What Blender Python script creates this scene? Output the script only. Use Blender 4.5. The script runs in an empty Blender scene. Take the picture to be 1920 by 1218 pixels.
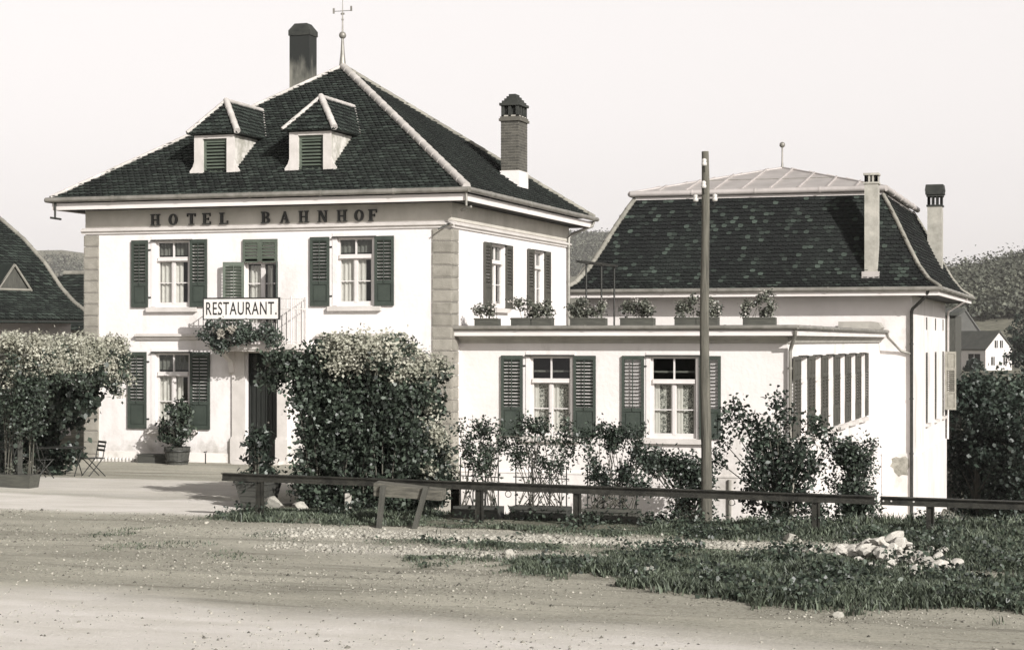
import bpy, math, random
import numpy as np
from mathutils import Vector, noise
rnd = random.Random(7)
nr = np.random.default_rng(11)
C = bpy.context.scene.collection
S = bpy.context.scene
Z3 = Vector((0, 0, 1))

# ------------------------------------------------------------------ helpers
class MB:
    """collects faces; build() links them as ONE mesh object"""
    def __init__(s): s.v=[]; s.f=[]; s.r=[]; s.sm=[]
    def face(s, pts, r=None, smooth=False):
        i=len(s.v); s.v.extend([tuple(p) for p in pts]); s.f.append(tuple(range(i,i+len(pts))))
        s.r.append(rnd.random() if r is None else r); s.sm.append(smooth)
    def mesh(s, verts, faces, r=None, smooth=False):
        i=len(s.v); s.v.extend([tuple(p) for p in verts])
        r = rnd.random() if r is None else r
        for f in faces: s.f.append(tuple(i+k for k in f)); s.r.append(r); s.sm.append(smooth)
    def box(s, x0,x1,y0,y1,z0,z1, r=None):
        s.mesh([(x0,y0,z0),(x1,y0,z0),(x1,y1,z0),(x0,y1,z0),(x0,y0,z1),(x1,y0,z1),(x1,y1,z1),(x0,y1,z1)],
               [(0,3,2,1),(4,5,6,7),(0,1,5,4),(1,2,6,5),(2,3,7,6),(3,0,4,7)], r)
    def hexa(s, p, r=None):   # 8 points, bottom ring then top ring
        s.mesh(p, [(0,3,2,1),(4,5,6,7),(0,1,5,4),(1,2,6,5),(2,3,7,6),(3,0,4,7)], r)
    def prism(s, poly, vec, r=None):
        n=len(poly); a=[Vector(p) for p in poly]; b=[p+Vector(vec) for p in a]
        s.mesh(a+b, [tuple(range(n-1,-1,-1)), tuple(range(n,2*n))]+[(i,(i+1)%n,n+(i+1)%n,n+i) for i in range(n)], r)
    def tube(s, p0, p1, r0, r1=None, n=8, caps=True, r=None):
        s.ptube([p0,p1],[r0,r0 if r1 is None else r1],n,caps,r)
    def ptube(s, pts, rad, n=8, caps=True, r=None):
        pts=[Vector(p) for p in pts]; k=len(pts)
        if not hasattr(rad,'__len__'): rad=[rad]*k
        V=[]; a=None
        for i,p in enumerate(pts):
            d=(pts[min(i+1,k-1)]-pts[max(i-1,0)]).normalized()
            if a is None: a=d.orthogonal().normalized()
            a=(a-d*a.dot(d)).normalized(); b=d.cross(a)
            for j in range(n):
                t=2*math.pi*j/n; V.append(p+(a*math.cos(t)+b*math.sin(t))*rad[i])
        r = rnd.random() if r is None else r
        F=[(i*n+j,i*n+(j+1)%n,(i+1)*n+(j+1)%n,(i+1)*n+j) for i in range(k-1) for j in range(n)]
        s.mesh(V,F,r,True)
        if caps:
            s.face(V[:n][::-1],r); s.face(V[-n:],r)
    def lathe(s, c, prof, n=16, r=None):
        V=[]; c=Vector(c)
        for (q,z) in prof:
            for j in range(n):
                t=2*math.pi*j/n; V.append(c+Vector((q*math.cos(t),q*math.sin(t),z)))
        k=len(prof)
        s.mesh(V,[(i*n+j,i*n+(j+1)%n,(i+1)*n+(j+1)%n,(i+1)*n+j) for i in range(k-1) for j in range(n)],r,True)
        s.face(V[:n][::-1],r); s.face(V[-n:],r)
    def ball(s, c, q, n=12, m=8, sz=1.0):
        s.lathe(c,[(max(1e-4,q*math.sin(math.pi*i/m)),-q*sz*math.cos(math.pi*i/m)) for i in range(m+1)],n)
    def build(s, name, mat, parent=None):
        off=Vector((0,0,0))
        p=parent
        while p is not None: off+=p.location; p=p.parent
        me=bpy.data.meshes.new(name)
        me.from_pydata([(x-off.x,y-off.y,z-off.z) for x,y,z in s.v],[],s.f)
        me.polygons.foreach_set('use_smooth',s.sm)
        a=me.attributes.new('rnd','FLOAT','FACE'); a.data.foreach_set('value',s.r)
        me.materials.append(mat); me.update()
        o=bpy.data.objects.new(name,me); C.objects.link(o); o.parent=parent
        return o

def tag(o,label=None,cat=None,group=None,kind=None):
    if label: o['label']=label
    if cat: o['category']=cat
    if group: o['group']=group
    if kind: o['kind']=kind
    return o
def thing(name,label,cat,loc=(0,0,0),group=None):
    o=bpy.data.objects.new(name,None); C.objects.link(o); o.location=loc; o.empty_display_size=.2
    return tag(o,label,cat,group)
def copy_tree(o,parent=None):
    c=o.copy(); C.objects.link(c)
    if parent is not None: c.parent=parent
    for ch in list(o.children): copy_tree(ch,c)
    return c

class Face:
    """a wall plane: u along it, d outward, z up"""
    def __init__(s,O,U,D): s.O=Vector(O); s.U=Vector(U); s.D=Vector(D)
    def P(s,u,d,z): return s.O+s.U*u+s.D*d+Z3*z
    def box(s,mb,u0,u1,d0,d1,z0,z1,r=None):
        P=s.P; mb.hexa([P(u0,d1,z0),P(u1,d1,z0),P(u1,d0,z0),P(u0,d0,z0),P(u0,d1,z1),P(u1,d1,z1),P(u1,d0,z1),P(u0,d0,z1)],r)
    def prism(s,mb,prof,u0,u1,r=None):
        mb.prism([s.P(u0,d,z) for d,z in prof], s.U*(u1-u0), r)

# ------------------------------------------------------------------ materials
MATS={}
def mat(name, a, b=None, scale=4.0, rough=.8, bump=0.0, bscale=None, metal=0.0, detail=6, leaf=False, rndmix=0.0, contrast=(.35,.65), spec=.5, stretch=None, trans=0.0, stain=None, splash=0.):
    m=bpy.data.materials.new(name); m.use_nodes=True; nt=m.node_tree; N=nt.nodes; L=nt.links
    bs=N['Principled BSDF']; bs.inputs['Roughness'].default_value=rough; bs.inputs['Metallic'].default_value=metal
    bs.inputs['Specular IOR Level'].default_value=spec
    if b is None: b=a
    tc=N.new('ShaderNodeTexCoord'); vec=tc.outputs['Object']
    if stretch:
        mp=N.new('ShaderNodeMapping'); mp.inputs['Scale'].default_value=stretch; L.new(vec,mp.inputs['Vector']); vec=mp.outputs['Vector']
    nz=N.new('ShaderNodeTexNoise'); nz.inputs['Scale'].default_value=scale; nz.inputs['Detail'].default_value=detail; nz.inputs['Roughness'].default_value=.65
    L.new(vec,nz.inputs['Vector'])
    mr=N.new('ShaderNodeMapRange'); mr.inputs[1].default_value=contrast[0]; mr.inputs[2].default_value=contrast[1]
    L.new(nz.outputs['Fac'],mr.inputs[0]); fac=mr.outputs[0]
    if rndmix>0:
        at=N.new('ShaderNodeAttribute'); at.attribute_name='rnd'
        mx=N.new('ShaderNodeMix'); mx.data_type='FLOAT'; mx.inputs[0].default_value=rndmix
        L.new(fac,mx.inputs[2]); L.new(at.outputs['Fac'],mx.inputs[3]); fac=mx.outputs[0]
    mc=N.new('ShaderNodeMix'); mc.data_type='RGBA'
    mc.inputs[6].default_value=(*a,1); mc.inputs[7].default_value=(*b,1); L.new(fac,mc.inputs[0])
    col=mc.outputs[2]
    if stain:   # weather stains with a shape of their own: blotches
        sc,s_scale,lo,hi,amt=stain
        n2=N.new('ShaderNodeTexNoise'); n2.inputs['Scale'].default_value=s_scale; n2.inputs['Detail'].default_value=8; n2.inputs['Roughness'].default_value=.7
        mp2=N.new('ShaderNodeMapping'); mp2.inputs['Scale'].default_value=(1,1,.45); L.new(tc.outputs['Object'],mp2.inputs['Vector']); L.new(mp2.outputs['Vector'],n2.inputs['Vector'])
        r2=N.new('ShaderNodeMapRange'); r2.inputs[1].default_value=lo; r2.inputs[2].default_value=hi; r2.inputs[4].default_value=amt
        L.new(n2.outputs['Fac'],r2.inputs[0])
        m2=N.new('ShaderNodeMix'); m2.data_type='RGBA'; L.new(r2.outputs[0],m2.inputs[0]); L.new(col,m2.inputs[6]); m2.inputs[7].default_value=(*sc,1); col=m2.outputs[2]
    if splash>0:   # rain-splash dirt along the foot of the wall, ragged upper edge
        sp=N.new('ShaderNodeSeparateXYZ'); L.new(tc.outputs['Object'],sp.inputs[0])
        n3=N.new('ShaderNodeTexNoise'); n3.inputs['Scale'].default_value=1.6; n3.inputs['Detail'].default_value=8; n3.inputs['Roughness'].default_value=.7; L.new(tc.outputs['Object'],n3.inputs['Vector'])
        ma=N.new('ShaderNodeMath'); ma.operation='MULTIPLY_ADD'; ma.inputs[1].default_value=-2.4; L.new(n3.outputs['Fac'],ma.inputs[0]); L.new(sp.outputs['Z'],ma.inputs[2])
        r3=N.new('ShaderNodeMapRange'); r3.inputs[1].default_value=-.55; r3.inputs[2].default_value=-1.25; r3.inputs[4].default_value=splash; L.new(ma.outputs[0],r3.inputs[0])
        m3=N.new('ShaderNodeMix'); m3.data_type='RGBA'; L.new(r3.outputs[0],m3.inputs[0]); L.new(col,m3.inputs[6]); m3.inputs[7].default_value=(.27,.255,.21,1); col=m3.outputs[2]
    L.new(col,bs.inputs['Base Color'])
    if bump>0:
        nb=N.new('ShaderNodeTexNoise'); nb.inputs['Scale'].default_value=bscale or scale*6; nb.inputs['Detail'].default_value=8
        L.new(vec,nb.inputs['Vector'])
        bp=N.new('ShaderNodeBump'); bp.inputs['Strength'].default_value=bump; bp.inputs['Distance'].default_value=.03
        L.new(nb.outputs['Fac'],bp.inputs['Height']); L.new(bp.outputs['Normal'],bs.inputs['Normal'])
    if trans>0:
        tr=N.new('ShaderNodeBsdfTranslucent'); L.new(col,tr.inputs['Color'])
        ms=N.new('ShaderNodeMixShader'); ms.inputs[0].default_value=trans
        L.new(bs.outputs[0],ms.inputs[1]); L.new(tr.outputs[0],ms.inputs[2]); L.new(ms.outputs[0],N['Material Output'].inputs[0])
    MATS[name]=m; return m
def glass_mat():
    m=bpy.data.materials.new('window_glass'); m.use_nodes=True; nt=m.node_tree; N=nt.nodes; L=nt.links
    for n in list(N):
        if n.type!='OUTPUT_MATERIAL': N.remove(n)
    t=N.new('ShaderNodeBsdfTransparent'); t.inputs[0].default_value=(.86,.88,.86,1)
    g=N.new('ShaderNodeBsdfGlossy'); g.inputs['Roughness'].default_value=.03
    lw=N.new('ShaderNodeLayerWeight'); lw.inputs[0].default_value=.5; pw=N.new('ShaderNodeMath'); pw.operation='POWER'; pw.inputs[1].default_value=4; L.new(lw.outputs['Facing'],pw.inputs[0]); fr=N.new('ShaderNodeMath'); fr.operation='MULTIPLY_ADD'; fr.inputs[1].default_value=.8; fr.inputs[2].default_value=.045; L.new(pw.outputs[0],fr.inputs[0])
    mx=N.new('ShaderNodeMixShader'); L.new(fr.outputs[0],mx.inputs[0]); L.new(t.outputs[0],mx.inputs[1]); L.new(g.outputs[0],mx.inputs[2])
    L.new(mx.outputs[0],[n for n in N if n.type=='OUTPUT_MATERIAL'][0].inputs[0]); return m

plaster=mat('limewash_plaster',(.76,.725,.71),(.68,.647,.63),.7,.9,.3,9,stain=((.40,.37,.32),1.1,.53,.76,.55),splash=.75)
plaster_old=mat('old_limewash_plaster',(.74,.70,.68),(.64,.605,.58),.5,.9,.35,8,stain=((.27,.25,.205),.55,.55,.74,.65))
frieze_m=mat('grey_frieze_paint',(.54,.51,.455),(.43,.405,.355),1.2,.9,.1)
quoin_m=mat('rusticated_sandstone',(.36,.337,.292),(.19,.178,.15),3,.9,.6,40,rndmix=.45)
trim=mat('pale_stone_trim',(.60,.565,.535),(.49,.46,.43),2,.8,.1)
white=mat('white_woodwork',(.66,.625,.605),(.58,.55,.53),3,.55,.05)
fascia=mat('white_fascia_board',(.72,.68,.66),(.62,.58,.55),1.0,.6,.05,stretch=(1,1,6))
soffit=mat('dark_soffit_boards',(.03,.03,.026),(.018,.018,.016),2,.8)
shutter_m=mat('dark_green_shutter_paint',(0.0447,0.0572,0.0460),(0.0310,0.0406,0.0330),3,.6,.1)
shutter_pale=mat('pale_shutter_paint',(.07,.067,.055),(.05,.048,.04),3,.6,.1)  # lighter and less green than the dark shutter paint
shutter_dorm=mat('dormer_louvre_paint',(0.1032,0.1248,0.0950),(0.0688,0.0832,0.0650),3,.6,.1)
door_m=mat('dark_door_wood',(0.0138,0.0166,0.0140),(0.0069,0.0083,0.0070),2,.5,.1,stretch=(8,8,1))
tile_m=mat('dark_roof_tile',(0.0030,0.0047,0.0040),(0.0499,0.0655,0.0530),.8,.75,.2,30,rndmix=.80)
tile_old=mat('lichen_roof_tile',(0.0030,0.0044,0.0040),(0.0817,0.1082,0.0870),.22,.8,.3,30,rndmix=.72,contrast=(.50,.95))
zinc=mat('weathered_zinc',(.30,.285,.255),(.18,.172,.15),2.5,.45,.1,metal=.3)
zinc_pale=mat('pale_sheet_zinc',(.50,.462,.44),(.40,.37,.35),1.5,.5,.08,metal=.15)
hipcap_m=mat('mortared_ridge_tile',(.56,.525,.50),(.36,.34,.31),2,.8,.2,rndmix=.3)
ridge_dark=mat('clay_ridge_tile',(.30,.285,.245),(.16,.153,.13),3,.85,.2,rndmix=.5)
brick_m=mat('chimney_brick',(.12,.113,.094),(.045,.043,.037),6,.9,.3,rndmix=.6)
mortar_m=mat('chimney_mortar',(.42,.40,.35),(.34,.32,.28),6,.9)
render_m=mat('rendered_chimney',(.44,.42,.37),(.28,.27,.235),2.2,.9,.3,14)
soot_m=mat('sooty_chimney_render',(.10,.10,.085),(.23,.225,.19),1.1,.9,.2,contrast=(.45,.62))
soot_dark=mat('soot_black',(.018,.02,.018),(.04,.042,.036),3,.9,.2)
iron=mat('black_iron',(.028,.029,.026),(.05,.05,.045),6,.5,.1,metal=.4)
white_iron=mat('white_painted_iron',(.70,.66,.64),(.55,.52,.49),8,.5)
rail_m=mat('rusty_steel_rail',(.022,.022,.019),(.06,.058,.048),5,.55,.2,metal=.5)
pole_m=mat('weathered_pole_wood',(.15,.142,.115),(.06,.057,.046),3,.9,.5,20,stretch=(6,6,.4))
wood_m=mat('weathered_grey_timber',(.15,.142,.115),(.055,.052,.043),3,.9,.4,16,stretch=(1,5,6))
dark_wood=mat('dark_stained_timber',(.05,.05,.042),(.085,.083,.07),3,.7,.2,stretch=(4,4,1))
porcelain=mat('white_porcelain',(.55,.53,.50),(.48,.46,.43),8,.25)
sign_m=mat('white_signboard_enamel',(.76,.73,.70),(.70,.67,.63),2,.45)
black_paint=mat('black_letter_paint',(.018,.018,.017),(.025,.025,.023),6,.5)
letter_m=mat('dark_cast_letters',(.016,.017,.015),(.03,.03,.026),6,.5)
curtain_m=mat('cream_curtain',(.80,.76,.72),(.70,.66,.62),6,.95,trans=.25)
lace_m=mat('grey_lace_curtain',(.50,.48,.44),(.10,.10,.09),26,.95,contrast=(.45,.55))
net_m=mat('dim_net_curtain',(.15,.15,.135),(.10,.10,.09),8,.95)
room_m=mat('dark_room_backing',(.03,.03,.027),(.02,.02,.018),2,.9)  # near-black colour stands in for the unlit rooms behind openings
glass=glass_mat()
leaf_vine=mat('vine_leaf',(0.0052,0.0083,0.0060),(0.0903,0.1186,0.0850),.9,.46,rndmix=.8,trans=.04)
leaf_sun_tint=mat('sun_tinted_vine_leaf',(.20,.205,.155),(.58,.56,.47),1.5,.5,rndmix=.55,trans=.15)  # leaf colour lightened to paint sunshine onto the climbers
leaf_dark=mat('dark_glossy_leaf',(0.0052,0.0083,0.0065),(0.0731,0.0978,0.0720),1.2,.44,rndmix=.75,trans=.05)
leaf_box=mat('flower_box_leaf',(.035,.04,.03),(.26,.265,.215),2,.45,rndmix=.8,trans=.15)
petal=mat('pale_petal',(.60,.56,.52),(.40,.37,.33),4,.7,rndmix=.5,trans=.2)
petal_mid=mat('geranium_petal',(.22,.205,.17),(.38,.35,.30),4,.7,rndmix=.5,trans=.2)
tree_leaf=mat('tree_foliage',(0.0077,0.0125,0.0095),(0.0473,0.0676,0.0500),.35,.5,rndmix=.6,trans=.1)
tree_leaf2=mat('lighter_tree_foliage',(0.0120,0.0187,0.0140),(0.0946,0.1248,0.0920),.35,.5,rndmix=.6,trans=.1)
forest_m=mat('forest_foliage',(.028,.033,.024),(.15,.155,.115),.03,.7,rndmix=.6)
stem_m=mat('plant_stem',(.10,.095,.075),(.06,.058,.047),8,.8)
bark_m=mat('tree_bark',(.09,.085,.07),(.05,.048,.04),6,.9,.4,stretch=(3,3,.5))
stake_m=mat('pale_stake_wood',(.36,.34,.29),(.25,.235,.2),5,.9,.2)
grass_m=mat('grass_blade',(0.0103,0.0156,0.0110),(0.1892,0.2236,0.1550),.8,.55,rndmix=.7,trans=.15)
stone_m=mat('pale_limestone',(.62,.59,.54),(.36,.34,.295),5,.85,.4,20,rndmix=.35)
gravel_m=mat('gravel_stone',(.46,.44,.375),(.05,.048,.038),4,.9,.2,rndmix=.9)
box_m=mat('grey_planter_board',(.085,.085,.07),(.05,.05,.042),3,.8,.2,stretch=(1,4,6))
box_dark=mat('dark_planter_board',(.04,.041,.036),(.065,.065,.056),3,.8,.2,stretch=(1,4,6))
far_wall=mat('far_house_plaster',(.68,.645,.62),(.58,.55,.52),.5,.9)
far_roof=mat('far_house_roof',(.045,.048,.042),(.085,.086,.075),.7,.85,rndmix=.4)
far_slate=mat('far_barn_slate',(.13,.13,.12),(.10,.10,.093),.5,.8)

# ------------------------------------------------------------------ terrain
def sst(a,b,x):
    t=max(0.,min(1.,(x-a)/(b-a))); return t*t*(3-2*t)
def gz(x,y):
    z=0.
    g=0.
    if y>-15.2:
        g=.112*(min(y,.7)+15.2)
        if y>.7: g+=.1*(min(y,21)-.7)
        if y>21: g+=.075*(min(y,70)-21)
    k=max(sst(2.4,4.6,x+.37*(min(y,.7)+15.2))*sst(-15.4,-14.0,y), sst(35,90,y))
    z=-.15*sst(-9,-4,y)*(1-k)-g*k
    R=math.hypot(x-17,y+48)
    if R>140:
        z+=4.5*sst(140,420,R)
        z+=48*math.exp(-.5*((x-60)/125)**2-.5*((y-930)/230)**2)*sst(420,640,R)
        z+=(53+8*noise.noise((x*.004,y*.004,3)))*math.exp(-.5*((y-1520)/210)**2)*sst(-700,-300,x)
        z+=(122+16*noise.noise((x*.0025,y*.0025,8))+14*sst(-1000,-650,x)-22*sst(-1290,-1180,x)*sst(-900,-1100,x))*math.exp(-.5*((y-2250)/330)**2)*(1-sst(-480,-300,x))
        z+=2.0*noise.noise((x*.012,y*.012,1))*sst(300,700,R)
    return z
def n2(x,y,s,k=0): return noise.noise((x*s,y*s,k))
def verge(x,y):
    """0..1 how grassy the ground is in front of and under the railing"""
    e=n2(x,y,.9,2)*.55+n2(x,y,2.3,4)*.35
    lower=-16.9-5.4*sst(3.2,8.0,x)-2.6*sst(8.0,14.0,x)            # outer edge
    m=sst(lower-.3,lower+.5,y+e*1.7)*sst(.7,1.7,x+e*.6)
    strip=math.exp(-(abs(y+18.35-.02*(x-10)+e*.25)/.78)**4)*sst(2.5,4.5,x)*(1-sst(12.9,13.6,x))   # bare stony path
    strip2=math.exp(-(abs(y+20.75+.05*(x-9)+e*.3)/.62)**4)*sst(4,6,x)*(1-sst(9.3,10.6,x))
    patch=(sst(-.12,.2,n2(x,y,.45,9)+sst(6.0,9.3,x)*.62-.12)*(.45+.55*sst(-.30,-.05,n2(x,y,.8,19)))) if y<-17.2 else 1.
    return m*(1-min(1,1.25*strip))*(1-min(1,1.2*strip2))*patch
def gh(x,y,vg=None):
    z=gz(x,y)
    if -14<x<22 and -34<y<-8:
        vg=verge(x,y) if vg is None else vg
        z+=.018*n2(x,y,.5,5)+.012*n2(x,y,1.7,6)+.05*vg
    return z
def axis(lo,hi,step,far,gr):
    a=list(np.arange(lo,hi+1e-6,step)); s=step; x=hi
    while x<far[1]: s*=gr; x+=s; a.append(x)
    s=step; x=lo; b=[]
    while x>far[0]: s*=gr; x-=s; b.append(x)
    return b[::-1]+a
xs=axis(-12,19,.17,(-2600,1500),1.09); ys=axis(-32,1,.17,(-90,3600),1.06)
V=[]; soil=[]; pale=[]
for y in ys:
    for x in xs:
        nearby=-14<x<22 and -34<y<-8
        vg=verge(x,y) if nearby else (1. if (y>-14 and (x>2 or y>30 or x<-14)) else 0.)
        z=gh(x,y,vg)
        V.append((x,y,z)); soil.append(vg)
        p=0.
        if nearby:
            e=n2(x,y,.35,12)*.9+n2(x,y,1.3,13)*.25
            p=max(p,(1-sst(-28.2-.12*(x-8),-26.2-.12*(x-8),y+e*.8)))                    # dusty carriageway
            p=max(p,1.0*sst(-16.6,-15.9,y+e*.5)*(1-sst(-13.2,-12.3,y+e*.6))*(1-sst(.4,1.8,x)))   # swept pale strip at the entrance
            p=max(p,.80*sst(-13.6,-11,y+e)*(1-sst(-1,1,x)))
            st=math.exp(-((y+18.35-.02*(x-10))/.75)**2)*sst(2.0,5,x); p=max(p,.6*st)
            st=math.exp(-((y+20.75+.05*(x-9))/.55)**2)*sst(3.4,6,x)*(1-sst(9.5,11,x)); p=max(p,.6*st)
        pale.append(p)
nx=len(xs)
F=[(j*nx+i,j*nx+i+1,(j+1)*nx+i+1,(j+1)*nx+i) for j in range(len(ys)-1) for i in range(nx-1)]
me=bpy.data.meshes.new('ground'); me.from_pydata(V,[],F)
for nm,dat in (('soil',soil),('pale',pale)):
    a=me.attributes.new(nm,'FLOAT','POINT'); a.data.foreach_set('value',dat)
me.polygons.foreach_set('use_smooth',[True]*len(F))
ground=bpy.data.objects.new('ground',me); C.objects.link(ground); tag(ground,kind='structure')
gm=bpy.data.materials.new('gravel_ground'); gm.use_nodes=True; nt=gm.node_tree; N=nt.nodes; L=nt.links; bs=N['Principled BSDF']; bs.inputs['Roughness'].default_value=.95; bs.inputs['Specular IOR Level'].default_value=.2
tc=N.new('ShaderNodeTexCoord')
def nz(sc,det=8,ro=.6,mp=None):
    n=N.new('ShaderNodeTexNoise'); n.inputs['Scale'].default_value=sc; n.inputs['Detail'].default_value=det; n.inputs['Roughness'].default_value=ro
    if mp:
        q=N.new('ShaderNodeMapping'); q.inputs['Scale'].default_value=mp; L.new(tc.outputs['Object'],q.inputs['Vector']); L.new(q.outputs['Vector'],n.inputs['Vector'])
    else: L.new(tc.outputs['Object'],n.inputs['Vector'])
    return n.outputs['Fac']
def rng(o,a,b,c=0,d=1):
    r=N.new('ShaderNodeMapRange'); r.inputs[1].default_value=a; r.inputs[2].default_value=b; r.inputs[3].default_value=c; r.inputs[4].default_value=d; L.new(o,r.inputs[0]); return r.outputs[0]
def mixc(f,a,b):
    m=N.new('ShaderNodeMix'); m.data_type='RGBA'; L.new(f,m.inputs[0])
    for s,v in ((6,a),(7,b)):
        if isinstance(v,tuple): m.inputs[s].default_value=(*v,1)
        else: L.new(v,m.inputs[s])
    return m.outputs[2]
def attr(n):
    a=N.new('ShaderNodeAttribute'); a.attribute_name=n; return a.outputs['Fac']
c1=mixc(rng(nz(.45,6,.6,(.45,1.6,1)),.36,.64),(.31,.294,.240),(.52,.495,.412))
c1=mixc(rng(nz(17,6,.75),.48,.70,0,.65),c1,(.68,.65,.57))
c1=mixc(rng(nz(10,7,.85),.54,.68,0,.85),c1,(.07,.07,.055))
c1=mixc(rng(nz(.9,5,.6,(.22,2.2,1)),.54,.66,0,.5),c1,(.15,.143,.115))
c2=mixc(rng(nz(1.1,6,.6,(.5,1.6,1)),.35,.65),(.86,.815,.76),(.72,.68,.61))
c2=mixc(rng(nz(16,6,.7),.58,.75,0,.5),c2,(.27,.255,.215))
cg=mixc(attr('pale'),c1,c2)
c3=mixc(rng(nz(.35,6,.7),.35,.65),(.09,.09,.068),(.26,.25,.195))
cg=mixc(attr('soil'),cg,c3)
L.new(cg,bs.inputs['Base Color'])
bp=N.new('ShaderNodeBump'); bp.inputs['Strength'].default_value=.9; bp.inputs['Distance'].default_value=.06; L.new(nz(13,9,.8),bp.inputs['Height']); L.new(bp.outputs['Normal'],bs.inputs['Normal'])
me.materials.append(gm)

# ------------------------------------------------------------------ foliage helper
def leaf_obj(name,P,Nn,size,m,parent=None,bias=.6,width=.36,off=None):
    """P (n,3) world centres, Nn (n,3) preferred normals, size (n,)"""
    n=len(P); P=np.asarray(P,float)
    q=nr.normal(size=(n,3)); q/=np.linalg.norm(q,axis=1)[:,None]
    nn=np.asarray(Nn)*bias+q*(1-bias)+1e-6; nn/=np.linalg.norm(nn,axis=1)[:,None]
    t=np.cross(nn,nr.normal(size=(n,3))); t/=np.linalg.norm(t,axis=1)[:,None]+1e-9
    b=np.cross(nn,t); s=np.asarray(size)[:,None]
    o=np.zeros(3); p=parent
    while p is not None: o+=np.array(p.location); p=p.parent
    A=P-o
    v=np.stack([A-t*s*.5, A-t*s*.12+b*s*width+nn*s*.08, A+t*s*.28+b*s*width*.55+nn*s*.02, A+t*s*.55-nn*s*.1, A+t*s*.28-b*s*width*.55+nn*s*.02, A-t*s*.12-b*s*width+nn*s*.08],1).reshape(-1,3)
    me=bpy.data.meshes.new(name); me.vertices.add(6*n); me.vertices.foreach_set('co',v.ravel())
    me.loops.add(6*n); me.loops.foreach_set('vertex_index',np.arange(6*n,dtype=np.int32))
    me.polygons.add(n); me.polygons.foreach_set('loop_start',np.arange(0,6*n,6,dtype=np.int32))
    me.update(calc_edges=True)
    a=me.attributes.new('rnd','FLOAT','FACE'); a.data.foreach_set('value',nr.random(n)**2)
    me.materials.append(m); me.validate()
    ob=bpy.data.objects.new(name,me); C.objects.link(ob); ob.parent=parent; return ob
def unit(a): return a/(np.linalg.norm(a,axis=1)[:,None]+1e-9)
def lumps(boxes,n,sig=.16,per=45):
    """points in lumpy clusters spread through a list of boxes (x0,x1,y0,y1,z0,z1,weight)"""
    w=np.array([b[6] for b in boxes],float); w/=w.sum(); out=[]
    for b,c in zip(boxes,(w*n).astype(int)):
        k=max(3,c//per); ce=np.stack([nr.uniform(b[0],b[1],k),nr.uniform(b[2],b[3],k),nr.uniform(b[4],b[5],k)],1)
        i=nr.integers(0,k,c); out.append(ce[i]+nr.normal(size=(c,3))*sig)
    return np.concatenate(out)

# ------------------------------------------------------------------ building helpers
def wall_holes(mb,F,u0,u1,z0,z1,holes,reveal=.2):
    us=sorted({u0,u1,*[h[0] for h in holes],*[h[1] for h in holes]}); zs=sorted({z0,z1,*[h[2] for h in holes],*[h[3] for h in holes]})
    for a,b in zip(us,us[1:]):
        for c,d in zip(zs,zs[1:]):
            if any(h[0]<=a and b<=h[1] and h[2]<=c and d<=h[3] for h in holes): continue
            mb.face([F.P(a,0,c),F.P(b,0,c),F.P(b,0,d),F.P(a,0,d)],.5)
    for (a,b,c,d) in holes:
        mb.face([F.P(a,0,c),F.P(a,-reveal,c),F.P(a,-reveal,d),F.P(a,0,d)],.5)
        mb.face([F.P(b,0,c),F.P(b,0,d),F.P(b,-reveal,d),F.P(b,-reveal,c)],.5)
        mb.face([F.P(a,0,d),F.P(a,-reveal,d),F.P(b,-reveal,d),F.P(b,0,d)],.5)
        mb.face([F.P(a,0,c),F.P(b,0,c),F.P(b,-reveal,c),F.P(a,-reveal,c)],.5)

def wavy(mb,F,u0,u1,d,z0,z1,amp=.022,per=.13):
    n=max(4,int((u1-u0)/.025)); ph=rnd.random()*6
    p=[(u0+(u1-u0)*i/n, d+amp*math.sin(6.283*i*(u1-u0)/n/per+ph)+amp*.5*math.sin(6.283*i*(u1-u0)/n/(per*.43)+2*ph)) for i in range(n+1)]
    V=[F.P(u,q,z0) for u,q in p]+[F.P(u,q*1.0,z1) for u,q in p]
    mb.mesh(V,[(i,i+1,n+2+i,n+1+i) for i in range(n)],.5,True)

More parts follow.
